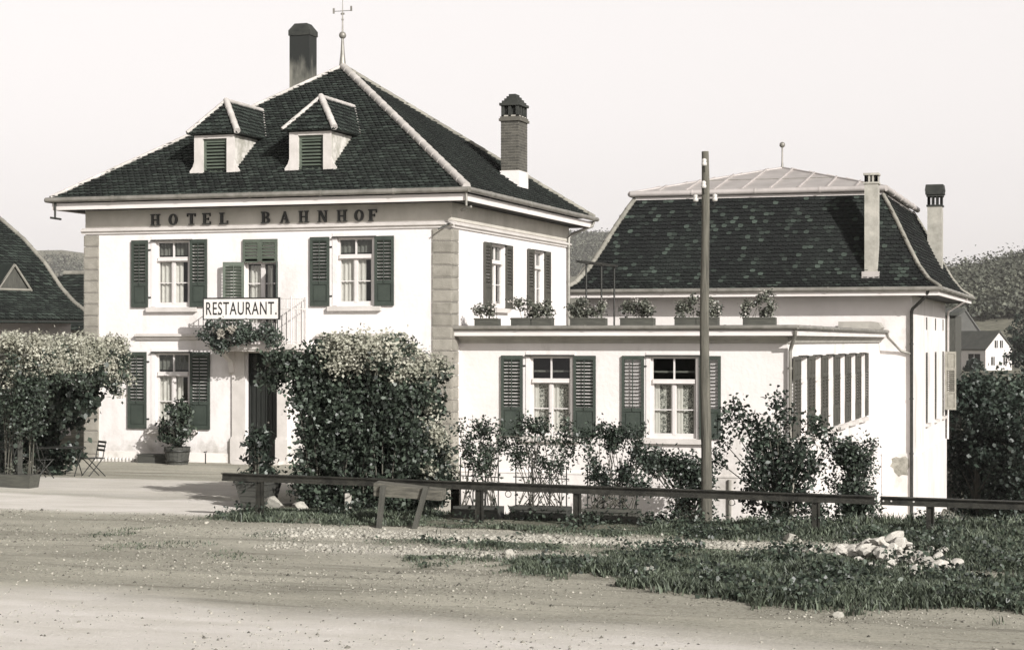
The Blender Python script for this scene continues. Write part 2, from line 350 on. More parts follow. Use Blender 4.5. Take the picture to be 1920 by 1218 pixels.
def window(F,parent,u0,u1,z0,z1,style='cream',sill=True,tr=.27,dep=.10,drip=True):
    """casement window with a transom light; sub-parts pane, curtain, sill"""
    f=MB(); d1=-dep+.03; d0=-dep-.03; fr=.055; zt=z1-(z1-z0)*tr; um=(u0+u1)/2
    F.box(f,u0,u0+fr,d0,d1,z0,z1); F.box(f,u1-fr,u1,d0,d1,z0,z1)
    F.box(f,u0+fr,u1-fr,d0,d1,z1-fr,z1); F.box(f,u0+fr,u1-fr,d0,d1,z0,z0+.09)
    F.box(f,u0+fr,u1-fr,d0,d1+.05,zt-.05,zt+.05); F.box(f,u0+fr,u1-fr,d0,d1+.085,zt-.065,zt-.05)
    F.box(f,um-.035,um+.035,d0,d1+.012,z0+.09,zt-.065); F.box(f,um-.02,um+.02,d0,d1,zt+.05,z1-fr)
    zm=z0+.09+(zt-.05-z0-.09)*.48
    for a,b in ((u0+fr,um-.035),(um+.035,u1-fr)):
        F.box(f,a,a+.028,d0,d1,z0+.09,zt-.065); F.box(f,b-.028,b,d0,d1,z0+.09,zt-.065)
        F.box(f,a+.028,b-.028,d0,d1,z0+.09,z0+.125); F.box(f,a+.028,b-.028,d0,d1,zt-.10,zt-.065)
        F.box(f,a+.028,b-.028,d0+.01,d1-.01,zm-.014,zm+.014)
    w=f.build('window',white,parent)
    g=MB(); g.face([F.P(u0+.02,-dep,z0+.03),F.P(u1-.02,-dep,z0+.03),F.P(u1-.02,-dep,z1-.02),F.P(u0+.02,-dep,z1-.02)]); g.build('pane',glass,w)
    c=MB(); dc=-dep-.075
    if style=='cream':
        wavy(c,F,u0,um-.02,dc,z0,zt); wavy(c,F,um+.04,um+.04+(u1-um)*.42,dc,z0,zt)
        c.build('curtain',curtain_m,w)
        c=MB(); wavy(c,F,u0,u1,dc-.03,zt+.10,z1); c.build('net_curtain',net_m,w)
    elif style=='lace':
        for a,b in ((u0,um),(um,u1)):
            wavy(c,F,a+.03,a+.03+(b-a)*.30,dc,z0,zt,.014,.09)
            wavy(c,F,b-(b-a)*.2,b-.02,dc,z0,zt,.014,.09)
        c.build('curtain',curtain_m,w)
        c=MB(); wavy(c,F,u0+.05,u1-.05,dc-.04,z0,zt,.004,.3); c.build('lace_curtain',lace_m,w)
        c=MB(); wavy(c,F,u0+.05,u1-.05,dc-.04,zt+.22,zt+.27,.004,.3); c.build('curtain_border',net_m,w)
    else:
        wavy(c,F,u0,u1,dc,z0,z1); c.build('curtain',curtain_m,w)
    b=MB(); F.box(b,u0-.3,u1+.3,-dep-.95,-dep-.9,z0-.3,z1+.3); b.build('unlit_room_stand_in',room_m,w)
    if drip:
        s=MB(); F.prism(s,[(.02,z1+.002),(.10,z1+.002),(.10,z1+.022),(.02,z1+.045)],u0-.13,u1+.10); s.build('drip_edge',iron,w)
    if sill:
        s=MB(); F.prism(s,[(-dep+.03,z0-.002),(.13,z0-.03),(.13,z0-.15),(.003,z0-.15),(.003,z0-.03)],u0-.26,u1+.26); s.build('sill',trim,w)
    return w
def surround(F,mb,u0,u1,z0,z1,t=.14,d=.018):
    F.box(mb,u0-t,u0,.0,d,z0,z1+t); F.box(mb,u1,u1+t,.0,d,z0,z1+t); F.box(mb,u0,u1,.0,d,z1,z1+t)

def shutter(F,parent,u0,u1,z0,z1,m=None,lo=.34,bar=True,top=0.0,d=.03,hinge=0,open_=-.85):
    """louvred shutter leaf with a solid panel below"""
    m=m or shutter_m; s=MB(); a0=open_; th=.045; st=.075; H=z1-z0; zl=z0+H*lo; zu=z1-H*top
    F.box(s,u0,u0+st,d,d+th,z0,z1,.4); F.box(s,u1-st,u1,d,d+th,z0,z1,.4)
    F.box(s,u0+st,u1-st,d,d+th,z0,z0+.10,.4); F.box(s,u0+st,u1-st,d,d+th,z1-.10,z1,.4); F.box(s,u0+st,u1-st,d,d+th,zl-.05,zl+.05,.4)
    if lo>0.05:
        F.box(s,u0+st,u1-st,d+.008,d+.02,z0+.10,zl-.05,.4)
        F.box(s,u0+st+.035,u1-st-.035,d+.02,d+.036,z0+.14,zl-.09,.45)
    if top>0:
        F.box(s,u0+st,u1-st,d,d+th,zu-.05,zu+.05,.4); F.box(s,u0+st,u1-st,d+.008,d+.02,zu+.05,z1-.10,.4)
        F.box(s,u0+st+.035,u1-st-.035,d+.02,d+.036,zu+.09,z1-.14,.45)
        ztop=zu-.05
    else: ztop=z1-.10
    n=max(4,int((ztop-zl-.05)/.088)); p=(ztop-zl-.05)/n
    for i in range(n):
        z=zl+.05+(i+.5)*p; a=open_+rnd.uniform(-.05,.05); q=.040
        F.prism(s,[(d+.022+q*math.cos(a),z-q*math.sin(a)),(d+.022+q*math.cos(a)+.006*math.sin(a),z-q*math.sin(a)+.008),(d+.022-q*math.cos(a)+.006*math.sin(a),z+q*math.sin(a)+.008),(d+.022-q*math.cos(a),z+q*math.sin(a))],u0+st,u1-st)
    if bar:
        um=(u0+u1)/2; F.box(s,um-.012,um+.012,d+th+.008,d+th+.026,zl-.02,ztop+.02,.5)
    o=s.build('shutter',m,parent)
    if hinge:
        uu=u1 if hinge>0 else u0
        for z in (z0+.28,z1-.28):
            h=MB(); F.box(h,uu-.02,uu+.07,d-.028,d-.004,z-.02,z+.02); h.build('hinge',iron,o)
    return o

def tiles(mb,pos,nrm,L,u_rng,course=.165,w=.19,th=.052,jit=.014,rp=1.6):
    """beaver-tail tiles: pos(u,v)->point on slope, nrm(v)->normal, u_rng(v)->(u0,u1)"""
    k=0; v=0.
    while v<L-.02:
        a,b=u_rng(v+course*.5); n=nrm(v+course*.5)
        u=math.floor(a/w)*w+(w*.5 if k%2 else 0)-w
        while u<b:
            uc=u+w*.5
            if a-w*.25<=uc<=b+w*.25:
                g=.006; j=rnd.uniform(-jit,jit); lift=th+rnd.uniform(-.008,.014); v1=min(v+course*1.12,L)
                vb=v+j; e=w*.22
                p=[pos(u+g,vb+.035)+n*lift,pos(u+g+e,vb)+n*lift,pos(u+w-g-e,vb)+n*lift,pos(u+w-g,vb+.035)+n*lift,pos(u+w-g,v1)+n*.006,pos(u+g,v1)+n*.006]
                r=rnd.random()**rp
                lo=[q-n*(lift-.002) for q in p[:4]]
                mb.face(p,r); mb.mesh(p[:4]+lo,[(4,5,1,0),(5,6,2,1),(6,7,3,2)],0.)   # butt edges coloured darkest to paint in the shadow below each tile
            u+=w
        k+=1; v+=course

def hip_caps(mb,p0,p1,r=.12,seg=.42):
    p0=Vector(p0); p1=Vector(p1); n=max(1,int((p1-p0).length/seg)); d=(p1-p0)/n
    for i in range(n):
        a=p0+d*i; b=p0+d*(i+1.06)
        mb.ptube([a,b],[r*1.0,r*.86],8,True)

def gutter(mb,pts,r=.075,seg=2.2):
    for a,b in zip(pts,pts[1:]):
        a=Vector(a); b=Vector(b); mb.tube(a,b,r,r,10)
        n=int((b-a).length/seg)
        for i in range(1,n+1):
            c=a+(b-a)*(i/(n+1)); e=(b-a).normalized()*.03
            mb.tube(c-e,c+e,r*1.16,r*1.16,10)

# ================================================================== HOTEL
W0,W1,D1=-11.32,0.0,11.66
FR=Face((0,0,0),(1,0,0),(0,-1,0)); SD=Face((0,0,0),(0,1,0),(1,0,0))
hotel=thing('hotel','two-storey white station hotel under a dark pyramid tile roof with two dormers','hotel',(0,0,-.15))
H_UL=(-9.02,-7.95,4.3,6.19); H_UR=(-3.36,-2.29,4.3,6.19); H_LL=(-9.02,-7.95,.8,2.97); H_LR=(-3.36,-2.29,.8,2.97)
H_BD=(-6.22,-5.17,3.23,5.56); H_DR=(-6.18,-5.17,-.2,3.0)
SW1=(3.45,4.72,4.3,6.14); SW2=(7.68,8.74,4.3,6.14)
b=MB()
wall_holes(b,FR,W0,W1,-3,7.12,[H_UL,H_UR,H_LL,H_LR,H_BD,H_DR])
wall_holes(b,SD,0,D1,-.6,7.12,[SW1,SW2])
b.face([(W0,0,-.6),(W0,0,7.12),(W0,D1,7.12),(W0,D1,-.6)],.5); b.face([(W0,D1,-.6),(W0,D1,7.12),(0,D1,7.12),(0,D1,-.6)],.5)
b.build('wall',plaster,hotel)
# frieze band, moulding
b=MB()
FR.box(b,W0+.02,W1+.03,.004,.03,6.62,7.10); SD.box(b,.0,D1,.004,.03,6.62,7.10)
b.build('frieze',frieze_m,hotel)
b=MB()
prof=[(.0,6.42),(.05,6.42),(.05,6.46),(.11,6.50),(.11,6.54),(.0,6.60)]
FR.prism(b,prof,W0-.10,W1+.11); SD.prism(b,prof,.004,D1+.05)
b.build('string_course',trim,hotel)
# quoins
for u0,u1 in ((W0-.03,W0+.45),(-.53,.035)):
    b=MB(); z=-.3
    while z<6.36:
        z2=min(z+.335,6.40); zz=z2-.016
        FR.box(b,u0,u1,.0,.035,z,zz); FR.box(b,u0+.03,u1-.03,.035,.048,z+.03,zz-.03)
        if u0>-1: SD.box(b,.0,.56,.0,.035,z,zz); SD.box(b,.03,.53,.035,.046,z+.03,zz-.03)
        z=z2
    b.build('quoin',quoin_m,hotel)
# plinth band
b=MB(); FR.box(b,W0+.46,-6.6,.0,.03,-.4,.12); FR.box(b,-4.84,-.54,.0,.03,-.4,.12); b.build('plinth',mat('stained_plinth',(.74,.70,.665),(.40,.375,.33),1.1,.9,.3,contrast=(.5,.72)),hotel)
# window stone surrounds
for F_,h,t_ in [(FR,h,.14) for h in (H_UL,H_UR,H_LL,H_LR)]+[(SD,h,.12) for h in (SW1,SW2)]:
    b=MB(); surround(F_,b,*h,t_); b.build('window_surround',plaster,hotel)
for h in (H_UL,H_UR,H_LL,H_LR): window(FR,hotel,*h)
for h in (SW1,SW2): window(SD,hotel,*h)
# balcony door (glazed, two leaves) and street door
f=MB(); u0,u1,z0,z1=H_BD
FR.box(f,u0,u0+.06,-.2,-.14,z0,z1); FR.box(f,u1-.06,u1,-.2,-.14,z0,z1); FR.box(f,u0+.06,u1-.06,-.2,-.14,z1-.06,z1); FR.box(f,-5.755,-5.635,-.2,-.125,z0,z1-.06)
FR.box(f,u0+.06,u1-.06,-.195,-.145,4.93,4.96); FR.box(f,u0+.06,u1-.06,-.2,-.14,z0,z0+.6)
w=f.build('balcony_door',white,hotel)
g=MB(); g.face([FR.P(u0+.03,-.17,z0+.5),FR.P(u1-.03,-.17,z0+.5),FR.P(u1-.03,-.17,z1),FR.P(u0+.03,-.17,z1)]); g.build('pane',glass,w)
c=MB(); wavy(c,FR,u0+.05,-5.78,-.28,z0,z1-.1); wavy(c,FR,-5.62,-5.45,-.28,z0,z1-.1); c.build('curtain',curtain_m,w)
c=MB(); FR.box(c,u0-.2,u1+.2,-1.1,-1.05,z0,z1+.2); c.build('unlit_room_stand_in',room_m,w)
shutter(FR,hotel,-6.23,-5.70,5.57,6.19,shutter_dorm,lo=0.02,bar=False,open_=.75)
shutter(FR,hotel,-5.70,-5.165,5.57,6.19,shutter_dorm,lo=0.02,bar=False,open_=.75)
FL=Face((-6.22,0,0),(-.93,-.36,0),(.36,-.93,0)); shutter(FL,hotel,0,.6,3.3,5.55,shutter_dorm,lo=.1,d=.0)
FL=Face((-5.18,0,0),(.42,-.91,0),(-.91,-.42,0)); shutter(FL,hotel,0,.56,3.3,5.55,lo=.1,d=.0)
# shutters of the front windows
for h,(a,bb,c,d) in ((H_UL,(-9.78,-9.25,-7.90,-7.36)),(H_UR,(-4.16,-3.58,-2.22,-1.65)),(H_LL,(-9.90,-9.30,-7.90,-7.27)),(H_LR,(-4.16,-3.58,-2.22,-1.65))):
    shutter(FR,hotel,a,bb,h[2]-.01,h[3]+.03,hinge=1); shutter(FR,hotel,c,d,h[2]-.01,h[3]+.03,hinge=-1)
for h,(a,bb,c,d) in ((SW1,(2.76,3.38,4.78,5.40)),(SW2,(7.0,7.62,8.80,9.42))):
    shutter(SD,hotel,a,bb,h[2]-.03,h[3]+.03,shutter_pale,bar=False,hinge=1); shutter(SD,hotel,c,d,h[2]-.03,h[3]+.03,shutter_pale,bar=False,hinge=-1)
# lintel mouldings over the ground floor windows
for a,bb in ((-9.63,-7.61),(-3.93,-1.96)):
    b=MB(); FR.prism(b,[(0,3.34),(.05,3.34),(.09,3.38),(.09,3.42),(.17,3.45),(.17,3.50),(.03,3.53),(0,3.53)],a,bb); b.build('lintel_moulding',trim,hotel)
# street door
b=MB(); u0,u1,z0,z1=H_DR
FR.box(b,u0,u1,-.42,-.36,2.42,3.0); FR.box(b,u0,u1,-.36,-.30,2.33,2.41); 
FR.box(b,u0,-5.68,-.42,-.36,-.15,2.33); FR.box(b,-5.67,u1,-.42,-.36,-.15,2.33)
for a in (-6.13,-5.62):
    for q in (0,.145,.29): FR.box(b,a+q,a+q+.115,-.36,-.335,.75,2.2)
    FR.box(b,a,a+.4,-.36,-.335,.0,.6)
FR.box(b,-5.70,-5.65,-.36,-.32,-.1,2.33)
dr=b.build('front_door',door_m,hotel)
b=MB(); FR.box(b,u0+.06,u1-.06,-.358,-.35,2.48,2.94); b.build('transom_pane',glass,dr)
b=MB(); b.ball(FR.P(-5.60,-.31,1.0),.035); b.build('handle',zinc,dr)
b=MB(); FR.box(b,u0-.0,u0+.001,-.42,-.25,-.2,3.0); FR.box(b,u0,u1,-.44,-.43,-.2,3.0); b.build('dark_door_backing',room_m,hotel)
b=MB()
for a,c in ((-6.57,-6.181),(-5.169,-4.86)):
    FR.box(b,a,c,.0,.07,.55,2.98); FR.box(b,a-.03,c+(.0 if a<-6 else .03),.0,.13,-.3,.55); FR.box(b,a-.02,c,.07,.10,.55,.60)
FR.box(b,-6.57,-4.86,.0,.09,2.98,3.075)
b.build('door_surround',trim,hotel)
b=MB(); FR.box(b,-6.4,-4.95,-.4,.45,-.4,-.05); b.build('doorstep',trim,hotel)
# balcony
b=MB(); FR.box(b,-6.80,-4.27,.0,1.05,3.09,3.23); FR.box(b,-6.74,-4.33,.0,1.0,3.03,3.09)
bal=b.build('balcony',trim,hotel)
for u in (-6.55,-4.62):
    b=MB(); FR.prism(b,[(.0,2.35),(.12,2.42),(.25,2.75),(.6,2.92),(.85,3.03),(.0,3.03)],u-.08,u+.08); b.build('bracket',trim,bal)
b=MB()
def bars(p0,p1,n):
    p0=Vector(p0); p1=Vector(p1)
    for zz in (3.30,4.49,4.20): b.tube((p0.x,p0.y,zz),(p1.x,p1.y,zz),.014,.014,6)
    for i in range(n+1):
        q=p0+(p1-p0)*(i/n); b.tube((q.x,q.y,3.23),(q.x,q.y,4.49),.011,.011,6)
bars((-6.76,-1.0,0),(-4.31,-1.0,0),22); bars((-6.76,0,0),(-6.76,-1.0,0),8); bars((-4.31,0,0),(-4.31,-1.0,0),8)
for (x,y) in ((-6.76,-1.0),(-4.31,-1.0),(-4.31,-.02),(-6.76,-.02)): b.tube((x,y,3.23),(x,y,4.55),.02,.02,6)
b.build('railing',white_iron,bal)

# raised serif letters on the frieze
def ring(cx,cz,rx,rz,t0,t1,wx,wz,n=18):
    out=[]
    for i in range(n):
        a=t0+(t1-t0)*i/n; c=t0+(t1-t0)*(i+1)/n
        out.append([(cx+rx*math.cos(a),cz+rz*math.sin(a)),(cx+rx*math.cos(c),cz+rz*math.sin(c)),(cx+(rx-wx)*math.cos(c),cz+(rz-wz)*math.sin(c)),(cx+(rx-wx)*math.cos(a),cz+(rz-wz)*math.sin(a))])
    return out
def R(x0,x1,z0,z1): return [(x0,z0),(x1,z0),(x1,z1),(x0,z1)]
st=.21; sf=.09
GL={
 'H':[R(.08,.08+st,0,1),R(.66,.66+st,0,1),R(.34,.66,.44,.56),R(0,.42,0,sf),R(.58,1,0,sf),R(0,.42,1-sf,1),R(.58,1,1-sf,1)],
 'O':ring(.5,.5,.46,.5,0,2*math.pi,.24,.11),
 'T':[R(.37,.63,0,1),R(.05,.95,.88,1),R(.22,.78,0,sf),R(.05,.14,.72,.88),R(.86,.95,.72,.88)],
 'E':[R(.10,.36,0,1),R(0,.86,.0,.11),R(0,.84,.89,1),R(.36,.66,.45,.55),R(.78,.86,.11,.28),R(.76,.84,.73,.89),R(.60,.66,.38,.62)],
 'L':[R(.10,.36,0,1),R(0,.88,0,.11),R(0,.48,1-sf,1),R(.79,.88,.11,.32)],
 'B':[R(.10,.34,0,1),R(0,.5,0,.1),R(0,.5,.9,1)]+ring(.48,.75,.36,.25,-math.pi/2,math.pi/2,.22,.1,10)+ring(.50,.26,.40,.26,-math.pi/2,math.pi/2,.22,.1,10)+[R(.34,.5,.46,.54)],
 'A':[[(.06,0),(.20,0),(.56,1),(.44,1)],[(.64,0),(.92,0),(.56,1),(.40,1)],R(.24,.72,.28,.38),R(0,.28,0,sf*.8),R(.56,1,0,sf*.8)],
 'N':[R(.12,.24,0,1),R(.78,.90,0,1),[(.10,1),(.36,1),(.90,0),(.70,0)],R(0,.36,0,sf*.8),R(.66,1,1-sf*.8,1),R(0,.3,1-sf*.8,1)],
 'F':[R(.10,.36,0,1),R(0,.84,.89,1),R(.36,.64,.45,.55),R(0,.48,0,sf),R(.76,.84,.70,.89),R(.58,.64,.38,.62)]}
for ch,u in zip('HOTELBAHNHOF',(-9.15,-8.58,-8.0,-7.50,-6.96,-5.66,-5.08,-4.50,-3.93,-3.34,-2.83,-2.40)):
    b=MB()
    for k,poly in enumerate(GL[ch]): b.prism([FR.P(u+x*.30,.034,6.63+z*.33) for x,z in poly],(0,-.056-.0006*k,0))
    tag(b.build('facade_letter',letter_m,hotel),'raised dark serif letter '+ch)
# roof
EX0,EX1,EY0,EY1,EZ=-12.05,.70,-.70,12.36,7.42; AP=Vector((-5.66,5.83,11.86))
b=MB(); E4=[Vector((EX0,EY0,EZ)),Vector((EX1,EY0,EZ)),Vector((EX1,EY1,EZ)),Vector((EX0,EY1,EZ))]
for i in range(4): b.face([E4[i],E4[(i+1)%4],AP],.3)
for (p,q) in ((E4[0],E4[1]),(E4[1],E4[2]),(E4[2],E4[3]),(E4[3],E4[0])):
    U=(q-p).normalized(); mid=(p+q)/2; L_=(AP-mid).length; Vv=(AP-mid).normalized(); n_=U.cross(Vv).normalized(); l=(q-p).length
    tiles(b,lambda u,v:p+U*u+Vv*v,lambda v:n_,L_-.05,lambda v:(l/2*v/L_,l-l/2*v/L_))
roof=b.build('roof',tile_m,hotel)
up=Vector((0,0,.05))
for i,(m_,rr) in enumerate(((hipcap_m,.060),(hipcap_m,.125),(ridge_dark,.09),(ridge_dark,.09))):
    b=MB(); hip_caps(b,E4[i]+up,AP+up,rr,.45); b.build('hip_cap',m_,roof)
b=MB(); b.ptube([(-5.66,5.83,11.8),(-5.66,5.83,12.3),(-5.66,5.83,12.95),(-5.66,5.83,14.0)],[.13,.07,.03,.012],8)
b.ball((-5.66,5.83,12.86),.115); b.ball((-5.66,5.83,13.35),.04); b.tube((-5.95,5.83,13.62),(-5.37,5.83,13.62),.011,.011,6)
b.box(-5.99,-5.93,5.82,5.84,13.55,13.72); b.box(-5.40,-5.34,5.82,5.84,13.6,13.76); b.box(-5.72,-5.60,5.82,5.84,13.5,13.56)
b.build('finial',zinc,roof)
# eaves: soffit, fascia, gutter
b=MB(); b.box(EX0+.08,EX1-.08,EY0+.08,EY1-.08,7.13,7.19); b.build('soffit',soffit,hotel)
b=MB(); t=.05
b.box(EX0+.03,EX1-.03,EY0+.03,EY0+.03+t,7.10,7.29); b.box(EX1-.03-t,EX1-.03,EY0+.081,EY1-.081,7.10,7.29); b.box(EX0+.03,EX0+.03+t,EY0+.081,EY1-.081,7.10,7.33); b.box(EX0+.03,EX1-.03,EY1-.03-t,EY1-.03,7.10,7.33)
b.build('fascia',fascia,hotel)
b=MB(); g=.09; gutter(b,[(EX0-g,EY0-g,7.385),(EX1+g,EY0-g,7.385),(EX1+g,EY1+g,7.385)],.075); gutter(b,[(EX0-g,EY0-g,7.385),(EX0-g,EY1+g,7.385)],.075)
b.build('gutter',zinc,hotel)
b=MB()
b.ptube([(.75,12.2,7.33),(.72,12.1,7.15),(.15,11.55,6.85),(.09,11.42,6.72),(.09,11.42,3.75)],.05,8)
for zz in (6.4,5.3,4.2): b.tube((.09,11.42,zz-.03),(.09,11.42,zz+.03),.062,.062,8)
b.build('downpipe',zinc,hotel)
b=MB(); b.tube((EX0+.15,EY0,7.34),(EX0+.15,EY0,6.86),.035,.03,8); b.tube((EX0+.02,EY0-.05,6.88),(EX0+.34,EY0+.02,6.83),.03,.03,8); b.build('rainwater_spout',iron,hotel)
b=MB(); b.tube((EX1,EY0-.02,7.33),(EX1,EY0-.02,6.95),.035,.035,8); b.ptube([(EX1+.15,EY0-.05,6.92),(EX1-.2,EY0+.15,6.84)],.035,8); b.build('rainwater_spout',zinc,hotel)
b=MB(); b.ptube([(.05,-.05,6.55),(-.25,-.32,6.36)],.022,6); b.build('flag_bracket',iron,hotel)

# dormers
def roof_z(y): return EZ+(y-EY0)*(AP.z-EZ)/(AP.y-EY0)
def dormer(u0,u1,lab):
    y0=.35; z0=8.0; z1=9.22; um=(u0+u1)/2; F=Face((0,y0,0),(1,0,0),(0,-1,0)); yb=(z1-EZ)/(AP.z-EZ)*(AP.y-EY0)+EY0
    b=MB(); ho=(u0+.25,u1-.22,z0+.10,z1-.10)
    wall_holes(b,F,u0,u1,z0-.05,z1,[ho],.12)
    for u in (u0,u1): b.face([(u,y0,z0-.05),(u,yb+.3,z1),(u,y0,z1)],.5)
    d=b.build('dormer',mat('weathered_dormer_render',(.60,.57,.53),(.36,.345,.30),3,.9,.3,contrast=(.4,.6)) if 'weathered_dormer_render' not in MATS else MATS['weathered_dormer_render'],roof)
    tag(d,lab)
    b=MB(); F.box(b,u0-.02,u0+.25,.003,.05,z0-.02,z1); F.box(b,u1-.22,u1+.02,.003,.05,z0-.02,z1); F.box(b,u0+.25,u1-.22,.003,.05,z1-.10,z1)
    for u,sg in ((u0-.02,-1),(u1+.02,1)): b.prism([F.P(u,.04,z0+.02),F.P(u+sg*.13,.04,z0+.04),F.P(u+sg*.15,.04,z0+.2),F.P(u+sg*.05,.04,z0+.33),F.P(u,.04,z0+.5)][::sg],(0,.08,0))
    b.box(u0-.04,u1+.04,y0-.22,y0-.002,z0-.12,z0-.02)
    b.build('dormer_frame',trim,d)
    shutter(F,d,ho[0],ho[1],ho[2],ho[3],shutter_dorm,lo=.0,bar=False,d=-.08,open_=.7)
    b=MB(); F.box(b,ho[0],ho[1],-.14,-.13,ho[2],ho[3]); b.build('dormer_backing',room_m,d)
    # hipped little roof
    ov=.18; zr=10.26; ya=y0+.72; ye=(zr-EZ)/(AP.z-EZ)*(AP.y-EY0)+EY0+.1; ze=z1+.03
    yv=(ze-EZ)/(AP.z-EZ)*(AP.y-EY0)+EY0
    A=Vector((um,ya,zr)); B=Vector((um,ye,zr)); a=Vector((u0-ov,y0-ov,ze)); c=Vector((u1+ov,y0-ov,ze)); e=Vector((u1+ov,yv+.1,ze)); h=Vector((u0-ov,yv+.1,ze))
    b=MB(); b.face([a,c,A],.3); b.face([c,e,B,A],.3); b.face([h,a,A,B],.3); b.face([a,h,e,c],.2)
    U=Vector((1,0,0)); mid=(a+c)/2; L_=(A-mid).length; Vv=(A-mid)/L_; n_=U.cross(Vv); l=(c-a).length
    tiles(b,lambda u,v:a+U*u+Vv*v,lambda v:n_,L_-.05,lambda v:(l/2*v/L_,l-l/2*v/L_),.15,.16)
    for p,U,q in ((c,Vector((0,1,0)),1),(h,Vector((0,-1,0)),-1)):
        up_=Vector((um-p.x,0,zr-ze)); L_=up_.length; Vv=up_/L_; n_=U.cross(Vv).normalized(); ll=(e.y-c.y); back=(ye-e.y); fro=ya-(y0-ov)
        rg=(lambda v:(fro*v/L_, ll+back*v/L_)) if q>0 else (lambda v:(-back*v/L_, ll-fro*v/L_))
        tiles(b,lambda u,v:p+U*u+Vv*v,lambda v:n_,L_-.05,rg,.15,.16)
    r_=b.build('dormer_roof',tile_m,d)
    k=Vector((0,0,.05))
    for p_,q_,r_ in ((a+k,A+k,.06),(c+k,A+k,.10),(A+k,B+k,.065)): b=MB(); hip_caps(b,p_,q_,r_,.35); b.build('dormer_ridge',hipcap_m,d)
    b=MB(); b.ptube([e+k,(e+B)*.5+k,B+k,B+Vector((.22,-.05,-.03))],[.035,.04,.05,.05],8); b.build('valley_mortar',hipcap_m,d)
dormer(-7.93,-6.70,'left dormer with louvred shutter'); dormer(-4.94,-3.70,'right dormer with louvred shutter')

# chimneys of the hotel
b=MB(); cx0,cx1,cy0,cy1=-8.78,-8.06,8.7,9.3
b.box(cx0,cx1,cy0,cy1,9.2,13.45); ch=b.build('chimney',render_m,roof); SOOT=ch; tag(ch,'sooty rendered chimney with a chamfered cap')
b=MB()
def fr(x0,x1,y0,y1,za,x2,x3,y2,y3,zb): b.hexa([(x0,y0,za),(x1,y0,za),(x1,y1,za),(x0,y1,za),(x2,y2,zb),(x3,y2,zb),(x3,y3,zb),(x2,y3,zb)])
fr(cx0-.03,cx1+.03,cy0-.03,cy1+.03,13.45,cx0-.03,cx1+.03,cy0-.03,cy1+.03,13.62); fr(cx0-.03,cx1+.03,cy0-.03,cy1+.03,13.62,cx0+.14,cx1-.14,cy0+.1,cy1-.1,13.86)
b.build('chimney_cap',soot_dark,ch)
# brick chimney on the right slope
def bricks(b,x0,x1,y0,y1,z0,z1,bh=.085,bl=.23,g=.012):
    k=0; z=z0
    while z<z1-.02:
        zt=min(z+bh-g,z1)
        o=(k%2)*bl*.5
        for (p,q,ax) in ((x0,x1,'f'),(y0,y1,'r'),(y0,y1,'l')):
            u=p-o
            while u<q:
                a=max(u+g*.5,p); c=min(u+bl-g*.5,q)
                if c-a>.03:
                    if ax=='f': b.box(a,c,y0-.010,y0+.05,z,zt)
                    elif ax=='r': b.box(x1-.05,x1+.010,a,c,z,zt)
                    else: b.box(x0-.010,x0+.05,a,c,z,zt)
                u+=bl
        z+=bh; k+=1
cx0,cx1,cy0,cy1=-.78,-.22,6.85,7.75
b=MB(); b.box(cx0,cx1,cy0,cy1,7.5,10.3); ch=b.build('chimney',mortar_m,roof); tag(ch,'brick chimney with a stepped openwork cap')
b=MB(); b.box(cx0-.03,cx1+.03,cy0-.03,cy1+.03,7.4,8.58); b.build('chimney_base',plaster_old,ch)
b=MB(); bricks(b,cx0,cx1,cy0,cy1,8.6,10.12); b.box(cx0-.06,cx1+.06,cy0-.06,cy1+.06,10.12,10.20); b.box(cx0-.03,cx1+.03,cy0-.03,cy1+.03,10.20,10.26)
b.build('brickwork',brick_m,ch)
b=MB(); z=10.26
for (x,y) in [(x,y) for x in (cx0,cx1-.09) for y in np.linspace(cy0,cy1-.09,4)]+[((cx0+cx1)/2-.05,cy0),((cx0+cx1)/2-.05,cy1-.09)]: b.box(x,x+.09,y,y+.09,z,z+.34)
b.box(cx0-.05,cx1+.05,cy0-.05,cy1+.05,z+.34,z+.42)
for i in range(4): b.box(cx0+.05*i+.02,cx1-.05*i-.02,cy0+.08*i,cy1-.08*i,z+.42+.075*i,z+.42+.075*(i+1))
b.box(cx0+.1,cx1-.1,cy0+.1,cy1-.1,z,z+.3)
b.build('chimney_cap',soot_dark,ch)

